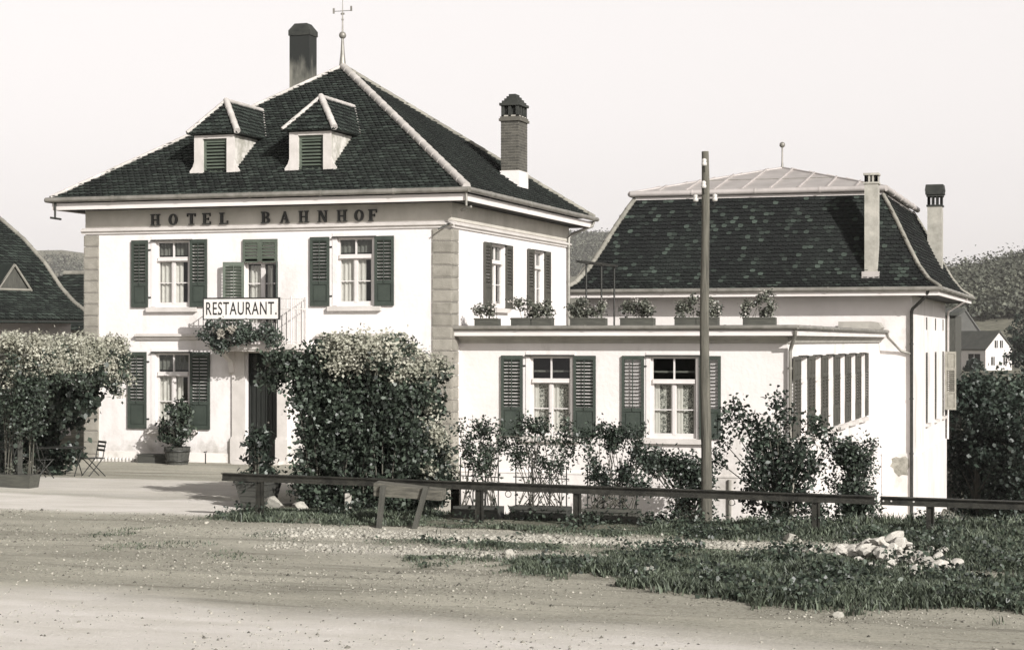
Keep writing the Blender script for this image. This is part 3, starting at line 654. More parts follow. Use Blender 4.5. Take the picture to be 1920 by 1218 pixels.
# the RESTAURANT. sign on the balcony
sg=thing('restaurant_sign','long white signboard reading RESTAURANT. with thin black border on the balcony','sign',(-5.76,-1.12,3.93))
b=MB(); b.box(-6.9,-4.62,-1.14,-1.10,3.93,4.49); b.build('board',sign_m,sg)
b=MB(); t=.03
b.box(-6.93,-4.59,-1.16,-1.09,3.90,3.93); b.box(-6.93,-4.59,-1.16,-1.09,4.49,4.52); b.box(-6.93,-6.9,-1.16,-1.09,3.93,4.49); b.box(-4.62,-4.59,-1.16,-1.09,3.93,4.49)
b.build('border',black_paint,sg)
def text_mesh(name,txt,x0,x1,z0,z1,y,depth,m,parent):
    cu=bpy.data.curves.new(name,'FONT'); cu.body=txt; cu.extrude=.01; cu.space_character=1.12; cu.resolution_u=6; cu.offset=.004
    tmp=bpy.data.objects.new(name,cu); C.objects.link(tmp); bpy.context.view_layer.update()
    me=bpy.data.meshes.new_from_object(tmp.evaluated_get(bpy.context.evaluated_depsgraph_get())); bpy.data.objects.remove(tmp)
    vs=[v.co.copy() for v in me.vertices]; ax=min(v.x for v in vs); bx=max(v.x for v in vs); ay=min(v.y for v in vs); by=max(v.y for v in vs); az=min(v.z for v in vs); bz=max(v.z for v in vs)
    o=Vector((0,0,0)); p=parent
    while p is not None: o+=p.location; p=p.parent
    for v in me.vertices:
        c=v.co.copy(); v.co=Vector((x0+(c.x-ax)/(bx-ax)*(x1-x0), y-(c.z-az)/(bz-az)*depth, z0+(c.y-ay)/(by-ay)*(z1-z0)))-o
    me.materials.clear(); me.materials.append(m); me.name=name
    ob=bpy.data.objects.new(name,me); C.objects.link(ob); ob.parent=parent; return ob
text_mesh('lettering','RESTAURANT.',-6.83,-4.68,4.04,4.40,-1.141,.006,black_paint,sg)
# geraniums hanging below it
fb=thing('balcony_flower_box','flower box of dark trailing geraniums hanging under the RESTAURANT sign','flower box',(-5.76,-1.2,3.3))
b=MB(); b.box(-6.8,-4.7,-1.28,-1.10,3.32,3.52); b.build('box',box_dark,fb)
P=lumps([(-6.95,-4.55,-1.4,-1.12,3.38,3.78,10),(-6.7,-5.9,-1.35,-1.1,3.2,3.4,3),(-6.5,-6.2,-1.25,-1.05,2.9,3.2,.6),(-5.8,-4.8,-1.4,-1.15,3.25,3.5,3)],2600,.075)
leaf_obj('foliage',P,np.tile([.3,-.8,.5],(len(P),1)),nr.uniform(.045,.09,len(P)),leaf_dark,fb)
P=lumps([(-6.85,-4.6,-1.46,-1.3,3.3,3.72,10)],160,.05); leaf_obj('blossom',P,np.tile([.3,-.8,.5],(len(P),1)),nr.uniform(.05,.1,len(P)),petal_mid,fb,width=.5)

# ================================================================== DINING WING
wing=thing('dining_wing','single-storey white wing with a flat terrace roof beside the hotel','building',(4.5,.7,-1.6))
WF=Face((0,.7,0),(1,0,0),(0,-1,0)); WL=9.13; WS=Face((WL,0,0),(0,1,0),(1,0,0))
h1=(2.06,3.22,.72,2.9); h2=(5.44,6.70,.72,2.9)
oy=[2.55+2.6*i for i in range(6)]; sh=[(y,y+1.25,.72,2.88) for y in oy]
b=MB(); wall_holes(b,WF,.0,WL,-3.2,3.5,[h1,h2]); wall_holes(b,WS,.7,21.6,-5.5,3.5,sh,.2)
b.face([(.05,21.6,-3),(.05,21.6,3.5),(WL,21.6,3.5),(WL,21.6,-3)],.5); b.face([(.05,.7,-3),(.05,21.6,-3),(.05,21.6,3.5),(.05,.7,3.5)],.5)
b.build('wall',plaster_old,wing)
b=MB(); WF.box(b,.04,WL+.05,.0,.05,-3.2,-.30); WS.box(b,.705,21.5,.0,.05,-5.4,-.30); WF.prism(b,[(.0,-.30),(.07,-.30),(.07,-.26),(.0,-.22)],.04,WL+.07); WS.prism(b,[(.0,-.30),(.07,-.30),(.07,-.26),(.0,-.22)],.705,21.5)
b.build('plinth',plaster_old,wing)
for F_,h,t_ in [(WF,h,.12) for h in (h1,h2)]+[(WS,h,.08) for h in sh]:
    b=MB(); surround(F_,b,*h,t_); b.build('window_surround',plaster_old,wing)
for h in (h1,h2): window(WF,wing,*h,'lace',tr=.30)
for h in sh: window(WS,wing,*h,'cream',tr=.30,dep=.13)
for a,c in ((1.24,1.86),(3.30,3.93),(4.66,5.27),(6.78,7.36)): shutter(WF,wing,a,c,.72,2.92,hinge=1 if a in(1.24,4.66) else -1,open_=-.06 if a>4 else -.75)
for i,y in enumerate(oy):
    shutter(WS,wing,y-.68,y-.06,.74,2.9,shutter_pale,bar=False,top=.26,lo=.26); shutter(WS,wing,y+1.31,y+1.93,.74,2.9,shutter_pale,bar=False,top=.26,lo=.26)
shutter(WS,wing,oy[0]-1.35,oy[0]-.72,.74,2.9,shutter_pale,bar=False,top=.26,lo=.26,d=.06)
# terrace roof slab, cornice, gutter
X1=WL+.32; Y0=.12
b=MB(); b.box(.04,X1-.02,Y0+.02,21.4,3.62,3.70); 
for i in range(7):
    x=.1+i*1.35; b.box(x,min(x+1.34,X1-.03),Y0+.0,Y0+.35,3.70,3.72+.006*(i%2))
b.build('terrace_roof',mat('bitumen_terrace',(.30,.285,.25),(.20,.19,.165),1.5,.9,.3),wing)
b=MB(); b.box(.04,X1-.03,Y0+.03,.68,3.455,3.60); b.box(X1-.30,X1-.03,.68,21.3,3.455,3.60); b.build('fascia',fascia,wing)
b=MB(); WF.prism(b,[(.0,3.26),(.06,3.26),(.09,3.33),(.22,3.40),(.42,3.452),(.0,3.452)],.04,WL+.02); WS.prism(b,[(.0,3.26),(.06,3.26),(.09,3.33),(.16,3.40),(.2,3.452),(.0,3.452)],.69,21.3); b.build('cornice',mat('shaded_cornice_paint',(.40,.38,.34),(.30,.285,.255),2,.85),wing)  # grey of the cornice paints in the shade below the eave
b=MB(); gutter(b,[(.0,Y0-.03,3.675),(X1+.03,Y0-.03,3.675),(X1+.03,20.9,3.655)],.06); b.build('gutter',zinc,wing)
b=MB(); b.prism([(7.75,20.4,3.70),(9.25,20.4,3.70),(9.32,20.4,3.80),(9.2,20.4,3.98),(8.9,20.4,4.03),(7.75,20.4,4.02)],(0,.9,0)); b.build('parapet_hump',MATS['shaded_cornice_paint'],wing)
b=MB(); b.ptube([(X1-.02,Y0,3.60),(X1-.05,Y0+.05,3.45),(9.24,.58,3.16),(9.21,.60,3.05),(9.21,.60,-3)],.05,8)
for zz in (2.6,1.2,-.2): b.tube((9.21,.60,zz-.03),(9.21,.60,zz+.03),.064,.064,8)
b.build('downpipe',zinc,wing)
b=MB(); b.ptube([(X1+.02,20.7,3.6),(X1+.04,20.8,3.45),(9.9,21.38,2.95),(10.25,21.40,2.85)],.05,8); b.build('downpipe',zinc,wing)
b=MB(); b.tube((7.6,.62,-.35),(7.6,.62,-3.2),.05,.05,8); b.build('waste_pipe',zinc,wing)

# ================================================================== ANNEX HALL
ax0,ax1,ay0,ay1=-2.0,10.29,21.5,36.2
annex=thing('annex_hall','tall white annex with a steep dark mansard roof and pale metal top','building',(4.1,21.5,-3.6))
AF=Face((0,ay0,0),(1,0,0),(0,-1,0)); AS=Face((ax1,0,0),(0,1,0),(1,0,0))
slits=[]
for y in (26.9,30.9,34.6): slits+= [(y,y+.95,.05,2.86),(y+.1,y+.75,3.75,4.25),(y,y+.95,-3.4,-1.9)]
b=MB(); wall_holes(b,AF,ax0,ax1,-6,5.0,[]); wall_holes(b,AS,ay0,ay1,-8,5.0,slits,.25)
b.face([(ax0,ay0,-6),(ax0,ay0,5),(ax0,ay1,5),(ax0,ay1,-6)],.5); b.face([(ax0,ay1,-6),(ax0,ay1,5),(ax1,ay1,5),(ax1,ay1,-8)],.5)
b.build('wall',plaster_old,annex)
b=MB(); AF.box(b,9.2,ax1+.06,.0,.06,-6,-.80); AS.box(b,ay0+.005,ay1,.0,.06,-8,-.98); b.build('plinth',plaster_old,annex)
b=MB(); P_=[(9.55,-1.0),(9.72,-.93),(9.85,-.97),(10.05,-.90),(10.18,-1.02),(10.20,-1.3),(10.12,-1.42),(10.16,-1.6),(9.95,-1.58),(9.82,-1.66),(9.66,-1.5),(9.62,-1.36),(9.5,-1.28),(9.58,-1.14)]; b.prism([AF.P(u,.061,z) for u,z in P_],(0,-.006,0)); b.build('bare_render_patch',mat('bare_grey_render',(.16,.152,.125),(.34,.325,.28),4,.95,.4),annex)
for h in slits:
    f=MB(); AS.box(f,h[0],h[0]+.07,-.2,-.12,h[2],h[3]); AS.box(f,h[1]-.07,h[1],-.2,-.12,h[2],h[3]); AS.box(f,h[0]+.07,h[1]-.07,-.2,-.12,h[3]-.07,h[3]); AS.box(f,h[0]+.07,h[1]-.07,-.2,-.12,h[2],h[2]+.07)
    if h[3]-h[2]>1: AS.box(f,(h[0]+h[1])/2-.04,(h[0]+h[1])/2+.04,-.2,-.12,h[2]+.07,h[3]-.07)
    w=f.build('window',white,annex)
    for ua,ub in ((h[0]+.01,(h[0]+h[1])/2-.005),((h[0]+h[1])/2+.005,h[1]-.01)): shutter(AS,annex,ua,ub,h[2]+.01,h[3]-.01,shutter_pale,bar=False,lo=.25,d=-.055,open_=.7)
    g=MB(); g.face([AS.P(h[0],-.16,h[2]),AS.P(h[1],-.16,h[2]),AS.P(h[1],-.16,h[3]),AS.P(h[0],-.16,h[3])]); g.build('pane',glass,w)
    c=MB(); AS.box(c,h[0]-.1,h[1]+.1,-.6,-.55,h[2]-.1,h[3]+.1); c.build('unlit_room_stand_in',room_m,w)
    if h[2]>0 and h[3]<3:
        s=MB(); AS.box(s,h[0]-.12,h[1]+.12,.0,.12,h[2]-.12,h[2]); s.build('sill',trim,w)
FL=Face((ax1,35.75,0),(1,.05,0),(.05,-1,0)); shutter(FL,annex,.02,.50,.3,2.85,stake_m,bar=False,top=.3,lo=.3)
# mansard
ex0,ex1,ey0,ey1=-2.80,11.38,20.5,37.2
prof=[(0,5.22),(.45,5.52),(.85,6.05),(1.25,6.80),(1.7,7.70),(2.05,8.35),(2.35,8.86)]
def along(prof):
    s=[0]
    for (a,b),(c,d) in zip(prof,prof[1:]): s.append(s[-1]+math.hypot(c-a,d-b))
    return s
def bell(b,x0,x1,y0,y1,prof,course,w,rp=9.):
    sl=along(prof); Ltot=sl[-1]
    def tz(v):
        v=max(0,min(Ltot,v))
        for i in range(len(sl)-1):
            if v<=sl[i+1]+1e-9:
                f=(v-sl[i])/(sl[i+1]-sl[i]); return prof[i][0]+f*(prof[i+1][0]-prof[i][0]), prof[i][1]+f*(prof[i+1][1]-prof[i][1]), i
    ring_=lambda t,z:[Vector((x0+t,y0+t,z)),Vector((x1-t,y0+t,z)),Vector((x1-t,y1-t,z)),Vector((x0+t,y1-t,z))]
    for (a,c) in zip(prof,prof[1:]):
        p=ring_(*a); q=ring_(*c)
        for i in range(4): b.face([p[i],p[(i+1)%4],q[(i+1)%4],q[i]],.25)
    top=ring_(*prof[-1]); b.face(top,.3)
    for (o,U,In,l) in ((Vector((x0,y0,0)),Vector((1,0,0)),Vector((0,1,0)),x1-x0),(Vector((x1,y0,0)),Vector((0,1,0)),Vector((-1,0,0)),y1-y0)):
        def pos(u,v):
            t,z,i=tz(v); return o+U*u+In*t+Z3*z
        def nrm(v):
            t,z,i=tz(v); d=In*(prof[i+1][0]-prof[i][0])+Z3*(prof[i+1][1]-prof[i][1]); return U.cross(d).normalized()
        tiles(b,pos,nrm,Ltot,lambda v:(tz(v)[0],l-tz(v)[0]),course,w,.05,.016,rp)
    return ring_
b=MB(); rg=bell(b,ex0,ex1,ey0,ey1,prof,.165,.21); mroof=b.build('roof',tile_old,annex)
for i in (0,1,2):
    b=MB(); pts=[rg(*p)[i]+Vector((0,0,.05)) for p in prof]
    for a,c in zip(pts,pts[1:]): hip_caps(b,a,c,.11 if i==0 else .085,.36)
    b.build('hip_cap',ridge_dark,mroof)
tx0,tx1,ty0,ty1=ex0+2.3,ex1-2.3,ey0+2.3,ey1-2.3
b=MB(); b.box(tx0-.02,tx1+.02,ty0-.06,ty1+.06,8.80,8.90); b.build('upper_fascia',fascia,mroof)
b=MB(); gutter(b,[(tx0-.12,ty0-.14,9.03),(tx1+.12,ty0-.14,9.03),(tx1+.12,ty1+.1,9.03)],.12,3); gutter(b,[(tx0-.12,ty0-.14,9.03),(tx0-.12,ty1,9.03)],.12,3); b.build('upper_gutter',zinc_pale,mroof)
apx=Vector(((tx0+tx1)/2,(ty0+ty1)/2,10.47)); q4=[Vector((tx0-.1,ty0-.1,9.1)),Vector((tx1+.1,ty0-.1,9.1)),Vector((tx1+.1,ty1+.1,9.1)),Vector((tx0-.1,ty1+.1,9.1))]
b=MB()
for i in range(4): b.face([q4[i],q4[(i+1)%4],apx],.5)
mt=b.build('metal_roof',zinc_pale,mroof)
b=MB()
for i in range(4):
    p,q=q4[i],q4[(i+1)%4]; U=(q-p).normalized(); l=(q-p).length; mid=(p+q)/2; Vv=(apx-mid); n_=U.cross(Vv.normalized())
    k=int(l/1.03)
    for j in range(1,k):
        u=l*j/k; f=1-abs(u-l/2)/(l/2); a=p+U*u+n_*.01; c=a+Vv*f; w=U*.03
        b.hexa([a-w,a+w,c+w,c-w,a-w+n_*.07,a+w+n_*.07,c+w+n_*.07,c-w+n_*.07])
    b.tube(p,apx,.05,.05,6)
b.build('standing_seam',zinc_pale,mt)
b=MB()
for i in (0,1):
    p,q=q4[i],q4[(i+1)%4]; a=p.lerp(apx,.45); c=q.lerp(apx,.45); b.tube(a+Z3*.01,c+Z3*.01,.018,.018,6)
b.build('cross_seam',zinc,mt)
b=MB(); b.ptube([apx-Z3*.05,apx+Z3*.25,apx+Z3*.9],[.06,.035,.03],8); b.ball(apx+Z3*.95,.12); b.build('finial',zinc,mt)
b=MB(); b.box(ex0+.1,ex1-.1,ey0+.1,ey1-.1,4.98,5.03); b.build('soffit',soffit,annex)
b=MB(); b.box(ex0+.03,ex1-.03,ey0+.03,ey0+.09,4.96,5.12); b.box(ex1-.09,ex1-.03,ey0+.09,ey1-.09,4.96,5.12); b.build('fascia',fascia,annex)
b=MB(); gutter(b,[(ex0,ey0-.05,5.20),(ex1+.05,ey0-.05,5.20),(ex1+.05,ey1,5.20)],.085); b.build('gutter',zinc,annex)
b=MB(); b.ptube([(10.95,20.5,5.12),(10.9,20.6,4.95),(10.33,21.35,4.5),(10.28,21.40,4.4),(10.28,21.40,-4)],.06,8)
for zz in (3.2,1.2,-.8): b.tube((10.28,21.40,zz-.03),(10.28,21.40,zz+.03),.075,.075,8)
b.build('downpipe',iron,annex)
b=MB(); b.ptube([(11.4,33.5,5.12),(11.3,33.6,4.98),(10.42,36.1,4.6),(10.4,36.12,-1)],.05,8); b.build('downpipe',fascia,annex)
# annex chimneys
def slot_cap(b,x0,x1,y0,y1,z0,h,n=3):
    b.box(x0-.04,x1+.04,y0-.04,y1+.04,z0,z0+.07)
    for i in range(n+1):
        x=x0+(x1-x0-.07)*i/n; b.box(x,x+.07,y0,y0+.08,z0+.07,z0+h); b.box(x,x+.07,y1-.08,y1,z0+.07,z0+h)
        y=y0+(y1-y0-.07)*i/n; b.box(x0,x0+.07,y,y+.06,z0+.07,z0+h); b.box(x1-.07,x1,y,y+.06,z0+.07,z0+h)
    b.box(x0-.04,x1+.04,y0-.04,y1+.04,z0+h,z0+h+.08)
b=MB(); b.box(8.60,9.08,21.18,21.75,5.5,9.08); ch=b.build('chimney',render_m,mroof); tag(ch,'grey rendered chimney rising from the front slope')
b=MB(); slot_cap(b,8.60,9.08,21.18,21.75,9.08,.32); b.build('chimney_cap',render_m,ch)
b=MB(); b.box(8.64,9.04,21.23,21.7,9.1,9.3); b.build('flue',soot_dark,ch)
b=MB(); b.box(8.52,9.16,21.0,21.2,5.62,5.86); b.build('lead_flashing',zinc_pale,ch)
b=MB(); b.box(9.78,10.38,33.2,33.9,5.5,9.05); ch=b.build('chimney',render_m,mroof); tag(ch,'rendered chimney with a black hood at the back right')
b=MB(); slot_cap(b,9.78,10.38,33.2,33.9,9.05,.42); b.box(9.70,10.46,33.1,34.0,9.56,9.72); fr(9.68,10.48,33.1,34.0,9.72,9.72,10.44,33.1,34.0,9.98); b.build('chimney_cap',soot_dark,ch)

# ---------------------------------------------------------------- terrace canopy
cn=thing('terrace_canopy','small dark flat canopy on thin posts at the rear corner of the terrace','canopy',(.8,13,3.7))
b=MB(); b.hexa([(.1,12.3,5.95),(1.05,12.3,5.86),(1.05,14.2,5.86),(.1,14.2,5.95),(.1,12.3,6.03),(1.05,12.3,5.93),(1.05,14.2,5.93),(.1,14.2,6.03)]); b.build('canopy_roof',iron,cn)
for (x,y) in ((.42,12.4),(.95,12.4),(.95,14.1)):
    b=MB(); b.tube((x,y,3.7),(x,y,5.9),.035,.035,6); b.build('post',iron,cn)
b=MB(); b.ptube([(.09,12.4,5.45),(.3,12.4,5.75),(.42,12.4,5.85)],.03,6); b.build('brace',zinc,cn)
# ---------------------------------------------------------------- terrace flower boxes
TB=[(.56,1.23,0,'smallest box of pale sparse flowers, on the terrace edge nearest the hotel corner'),
    (1.61,2.76,1,'long double box of bushy plants on the terrace edge under the side windows'),
    (3.29,4.26,0,'box of bushy plants on the terrace edge in front of the canopy posts'),
    (4.68,5.59,0,'box with two clumps of pale plants, midway along the terrace edge'),
    (6.17,7.33,1,'long double box on the terrace edge crossed by the telegraph pole'),
    (8.0,8.85,0,'box with one tall rounded plant, last toward the outer terrace corner')]
for i,(a,c,dbl,lab) in enumerate(TB):
    t=thing('flower_box',lab,'flower box',((a+c)/2,.5,3.72),'flower boxes along the terrace edge')
    b=MB(); y0,y1=.36,.66
    if dbl: b.box(a,(a+c)/2-.008,y0,y1,3.728,3.95); b.box((a+c)/2+.008,c,y0,y1,3.728,3.95)
    else: b.box(a,c,y0,y1,3.728,3.93)
    b.box(a-.015,c+.015,y0-.015,y0-.001,3.90,3.94)
    b.build('planter',box_m,t)
    w=c-a; hh=(.36,.46,.50,.50,.50,.60)[i]; n=int(900*w)
    bx=[(a+.0,c+.0,y0,y1,3.98,3.95+hh*.62,5),(a+.1*w,a+.45*w,y0,y1,4.1,3.95+hh,2.5),(a+.6*w,a+.92*w,y0,y1,4.1,3.95+hh*.9,2.5)]
    if i==5: bx=[(a+.3*w,a+.85*w,y0,y1,4.0,3.95+hh*1.05,6),(a,a+.35*w,y0,y1,3.98,3.95+hh*.6,2)]
    if i==0: bx=[(a-.1,c+.1,y0,y1,4.05,3.95+hh,4)]; n=int(n*.6)
    P=lumps(bx,n,.065); leaf_obj('foliage',P,np.tile([.3,-.4,.8],(len(P),1)),nr.uniform(.05,.10,len(P)),leaf_box,t,.5)
    P=lumps([(a,c,y0-.05,y1,4.1,3.95+hh,1)],int(60*w),.06); leaf_obj('blossom',P,np.tile([.3,-.4,.8],(len(P),1)),nr.uniform(.03,.06,len(P)),petal,t,.5,.5)
    b=MB()
    for k in range(int(9*w)):
        x=rnd.uniform(a+.06,c-.06); b.tube((x,.5,3.94),(x+rnd.uniform(-.1,.1),.5+rnd.uniform(-.12,.12),4.2),.008,.005,5)
    b.build('stem',stem_m,t)
# ================================================================== NEIGHBOURS ON THE LEFT
nb=thing('neighbouring_house','house at the left edge with a sweeping dark tile roof and a small triangular dormer','house',(-24,12,0))
E_=Vector((-18.35,12.0,0)); NA=Vector((-.34,-.94,0)).normalized(); ND=Vector((-.94,.34,0)).normalized()     # eave runs toward the viewer on the left
NP=[(-.25,4.08),(0,4.30),(.75,4.70),(1.45,5.22),(2.4,6.16),(3.6,7.06),(5.2,8.0)]
b=MB(); H=[E_+ND*.9,E_+ND*.9+NA*12,E_+ND*10.5+NA*12,E_+ND*10.5]
for i in range(4): p,q=H[i],H[(i+1)%4]; b.face([p-Z3*.5,q-Z3*.5,q+Z3*4.2,p+Z3*4.2],.5)
b.face([p+Z3*4.2 for p in H]); b.build('wall',plaster_old,nb)
b=MB()
for (d0,z0),(d1,z1) in zip(NP,NP[1:]):
    p=[E_+ND*d0+Z3*z0,E_+NA*12+ND*d0+Z3*z0,E_+NA*12+ND*d1+Z3*z1,E_+ND*d1+Z3*z1]; b.face(p[::-1],.2); b.face([q-Z3*.12 for q in p],.2)
top=NP[-1]; b.face([E_+ND*top[0]+Z3*top[1],E_+NA*12+ND*top[0]+Z3*top[1],E_+NA*12+ND*11+Z3*4.2,E_+ND*11+Z3*4.2],.2)
sl_=along(NP)
def npos(u,v):
    v=max(0,min(sl_[-1],v))
    for i in range(len(sl_)-1):
        if v<=sl_[i+1]+1e-9:
            f=(v-sl_[i])/(sl_[i+1]-sl_[i]); return E_+NA*(12-u)+ND*(NP[i][0]+f*(NP[i+1][0]-NP[i][0]))+Z3*(NP[i][1]+f*(NP[i+1][1]-NP[i][1]))
def nnrm(v):
    d=npos(0,min(v+.1,sl_[-1]))-npos(0,max(0,v-.1)); return (-NA).cross(d).normalized()
tiles(b,npos,nnrm,sl_[-1],lambda v:(0,12),.17,.2)
nroof=b.build('roof',tile_m,nb)
b=MB()
for (d0,z0),(d1,z1) in zip(NP[1:],NP[2:]): hip_caps(b,E_+ND*d0+Z3*(z0+.06),E_+ND*d1+Z3*(z1+.06),.09,.4)
b.build('verge_cap',ridge_dark,nroof)
b=MB(); b.hexa([E_+ND*-.2+Z3*3.95,E_+NA*12+ND*-.2+Z3*3.95,E_+NA*12+ND*.9+Z3*3.95,E_+ND*.9+Z3*3.95,E_+ND*-.2+Z3*4.08,E_+NA*12+ND*-.2+Z3*4.08,E_+NA*12+ND*.9+Z3*4.08,E_+ND*.9+Z3*4.08]); b.build('eaves_board',soffit,nb)
G0=E_+NA*2.2+ND*1.25; gp=lambda a,d,z:G0+NA*a+ND*d+Z3*z
b=MB(); b.face([gp(.62,.12,5.2),gp(-.62,.12,5.2),gp(0,.12,5.98)],.2); d=b.build('dormer',dark_wood,nroof)
b=MB()
for p,q in ((gp(.74,.05,5.13),gp(0,.05,6.06)),(gp(0,.05,6.06),gp(-.74,.05,5.13)),(gp(.7,.05,5.16),gp(-.7,.05,5.16))): b.tube(p,q,.05,.05,6)
b.build('verge_board',ridge_dark,d)
b=MB(); b.face([gp(.8,0,5.14),gp(.8,.9,5.14),gp(0,1.4,6.1),gp(0,0,6.1)],.3); b.face([gp(-.8,0,5.14),gp(0,0,6.1),gp(0,1.4,6.1),gp(-.8,.9,5.14)],.3); b.build('dormer_roof',tile_m,d)
bn=thing('neighbouring_barn','low barn with a coarse tiled roof behind the sweeping roof','barn',(-21,20,0))
b=MB(); b.box(-27,-14,20.6,31,-.5,4.0); b.build('wall',plaster_old,bn)
b=MB(); p=Vector((-27.5,20.0,3.75)); Vv=Vector((0,5.6,2.55)); L_=Vv.length; Vv=Vv/L_; U=Vector((1,0,0)); n_=U.cross(Vv)
b.face([p,p+U*14,p+U*14+Vv*L_,p+Vv*L_],.2); b.face([p+Vv*L_,p+U*14+Vv*L_,(-13.5,31.5,3.75),(-27.5,31.5,3.75)],.2)
tiles(b,lambda u,v:p+U*u+Vv*v,lambda v:n_,L_,lambda v:(0,14),.33,.30,.05,.02); r_=b.build('roof',tile_m,bn)
b=MB(); hip_caps(b,p+Vv*L_+Z3*.05,p+U*14+Vv*L_+Z3*.05,.12,.45); b.build('ridge_cap',ridge_dark,r_)

# ================================================================== TELEGRAPH POLE
tp=thing('telegraph_pole','tall bare wooden telegraph pole standing behind the railing','pole',(10.24,-15.14,0))
b=MB(); n=14; pts=[]; rad=[]
for i in range(n): t=i/(n-1); pts.append((10.25-.02*t+.015*math.sin(t*9),-15.14+.012*math.sin(t*7),-.3+t*7.02)); rad.append(.105-.040*t+.003*math.sin(t*23))
b.ptube(pts,rad,12); b.build('pole',pole_m,tp)
for (dx,z) in ((.01,6.45),(.0,6.05),(-.17,5.82),(.18,5.82)):
    b=MB(); x=10.235+dx; y=-15.14-.12 if abs(dx)<.1 else -15.14
    b.lathe((x,y,z),[(.03,0),(.048,.01),(.05,.05),(.035,.07),(.045,.09),(.04,.12),(.012,.135)],12); o=b.build('insulator',porcelain,tp)
    b=MB(); b.ptube([(x,y,z+.02),(x,y,z-.08),(10.235,-15.14+(.0 if abs(dx)>.1 else -.05),z-.10)],.011,6); b.build('pin',iron,o)
# ================================================================== RAILING of old rails
def railing(name,lab,x0,x1,za,zb,posts,rings):
    ry=-16.45
    f=thing(name,lab,'railing',((x0+x1)/2,ry,0),'railings made of old rails')
    zr=lambda x: za+(zb-za)*(x-x0)/(x1-x0)
    b=MB()
    for (y0,y1,d0,d1) in ((-.07,.07,-.016,.0),(-.012,.012,-.105,-.016),(-.038,.038,-.142,-.105)):
        b.hexa([(x0,ry+y0,zr(x0)+d0),(x1,ry+y0,zr(x1)+d0),(x1,ry+y1,zr(x1)+d0),(x0,ry+y1,zr(x0)+d0),(x0,ry+y0,zr(x0)+d1),(x1,ry+y0,zr(x1)+d1),(x1,ry+y1,zr(x1)+d1),(x0,ry+y1,zr(x0)+d1)])
    b.build('rail',rail_m,f)
    for x in posts:
        b=MB(); z1=zr(x)-.143; b.box(x-.055,x+.055,ry-.012,ry+.012,-.4,z1); b.box(x-.065,x-.045,ry-.055,ry+.055,-.4,z1-.002); b.box(x+.045,x+.065,ry-.04,ry+.04,-.4,z1-.002); b.box(x-.075,x+.075,ry-.06,ry+.06,z1,z1+.012)
        b.build('post',rail_m,f)
    for x in rings:
        b=MB(); cz=zr(x)-.195; b.ptube([(x+.055*math.cos(t),ry-.03,cz+.055*math.sin(t)) for t in np.linspace(0,6.2832,15)],.007,6,False); b.build('ring',iron,f)
railing('rail_fence','long dark railing of old rail in front of the wing, with tethering rings',1.31,13.40,.845,.72,(2.08,6.40,8.22,12.42),(6.95,9.05,9.98,10.98,11.9))
railing('rail_fence','short dark railing at the right edge with bright bolt holes at its end',13.50,19.5,.715,.66,(14.32,17.6),())
b=MB(); 
for x in (13.55,13.68,14.05): b.tube((x,-16.45-.016,.64),(x,-16.45-.012,.64),.016,.016,8)
o=b.build('bolt',porcelain,[q for q in C.objects if q.name.startswith('rail_fence.001')][0])

# weathered plank on two slanting legs
pk=thing('plank_barrier','weathered thick plank on two slanting legs in front of the vine arbour','barrier',(5.3,-17.2,0))
b=MB(); b.hexa([(4.68,-17.25,.56),(5.96,-17.25,.51),(5.96,-17.0,.53),(4.68,-17.0,.58),(4.68,-17.25,.79),(5.96,-17.25,.68),(5.96,-17.0,.71),(4.68,-17.0,.82)]); b.build('plank',wood_m,pk)
for x0,x1 in ((4.80,4.88),(5.45,5.70)):
    b=MB(); b.hexa([(x0-.04,-17.36,-.1),(x0+.04,-17.36,-.1),(x0+.04,-17.28,-.1),(x0-.04,-17.28,-.1),(x1-.045,-17.33,.76),(x1+.045,-17.33,.76),(x1+.045,-17.253,.76),(x1-.045,-17.253,.76)]); b.build('leg',dark_wood,pk)

# ================================================================== ARBOURS
# right arbour by the railing
ab=thing('vine_arbour','timber arbour frame standing inside the big square vine beside the entrance','arbour',(3.2,-13.3,0))
b=MB()
for x in (2.25,4.0):
    for y in (-13.9,-12.6): b.box(x-.05,x+.05,y-.05,y+.05,-.6,2.8)
b.build('post',dark_wood,ab)
b=MB()
for x in (2.25,3.95): b.box(x-.04,x+.04,-14.3,-12.5,2.9,3.0)
b.box(1.15,3.95,-14.24,-14.16,2.80,2.898); b.box(1.9,3.95,-12.64,-12.56,2.80,2.898)
b.build('beam',wood_m,ab)
b=MB(); b.tube((1.45,-14.2,2.9),(2.05,-14.2,2.35),.035,.035,6); b.build('brace',wood_m,ab)
vn=thing('climbing_vine','dense dark climbing vine forming a square block beside the hotel door','vine',(3.2,-13.3,0))
x0,x1,y0,y1,zt=1.95,4.22,-14.4,-12.4,3.10
bx=[(x0,x1-.15,y0-.05,y0+.25,.1,zt-.1,32),(x1-.25,x1+.05,y0,y1,.0,zt-.4,22),(x0-.05,x0+.25,y0,y1,.2,zt-.15,12),(x0+.2,x1-.45,y0,y1,zt-.3,zt+.12,14),(x0+.2,x1-.2,y0+.3,y1-.3,.3,zt-.3,10),
    (1.3,x0+.1,y0-.1,y0+.3,2.72,3.05,2.6),(1.75,x0+.1,y0-.1,y0+.2,2.0,2.8,1.0),(1.2,1.6,y0-.1,y0+.2,2.5,2.95,.8),(x1-.1,x1+.2,y0+.6,y1,.0,1.2,5),(x0+.05,x0+.5,y0-.15,y0+.1,.1,.5,1.5)]
P=lumps(bx,42000,.12,130); P[:,0]=np.clip(P[:,0],1.1,4.85)
ce=np.array([3.2,-13.3,1.4]); Nn=unit((P-ce)*np.array([1,1.1,.8])); leaf_obj('foliage',P,Nn,nr.uniform(.05,.12,len(P)),leaf_vine,vn,.25)
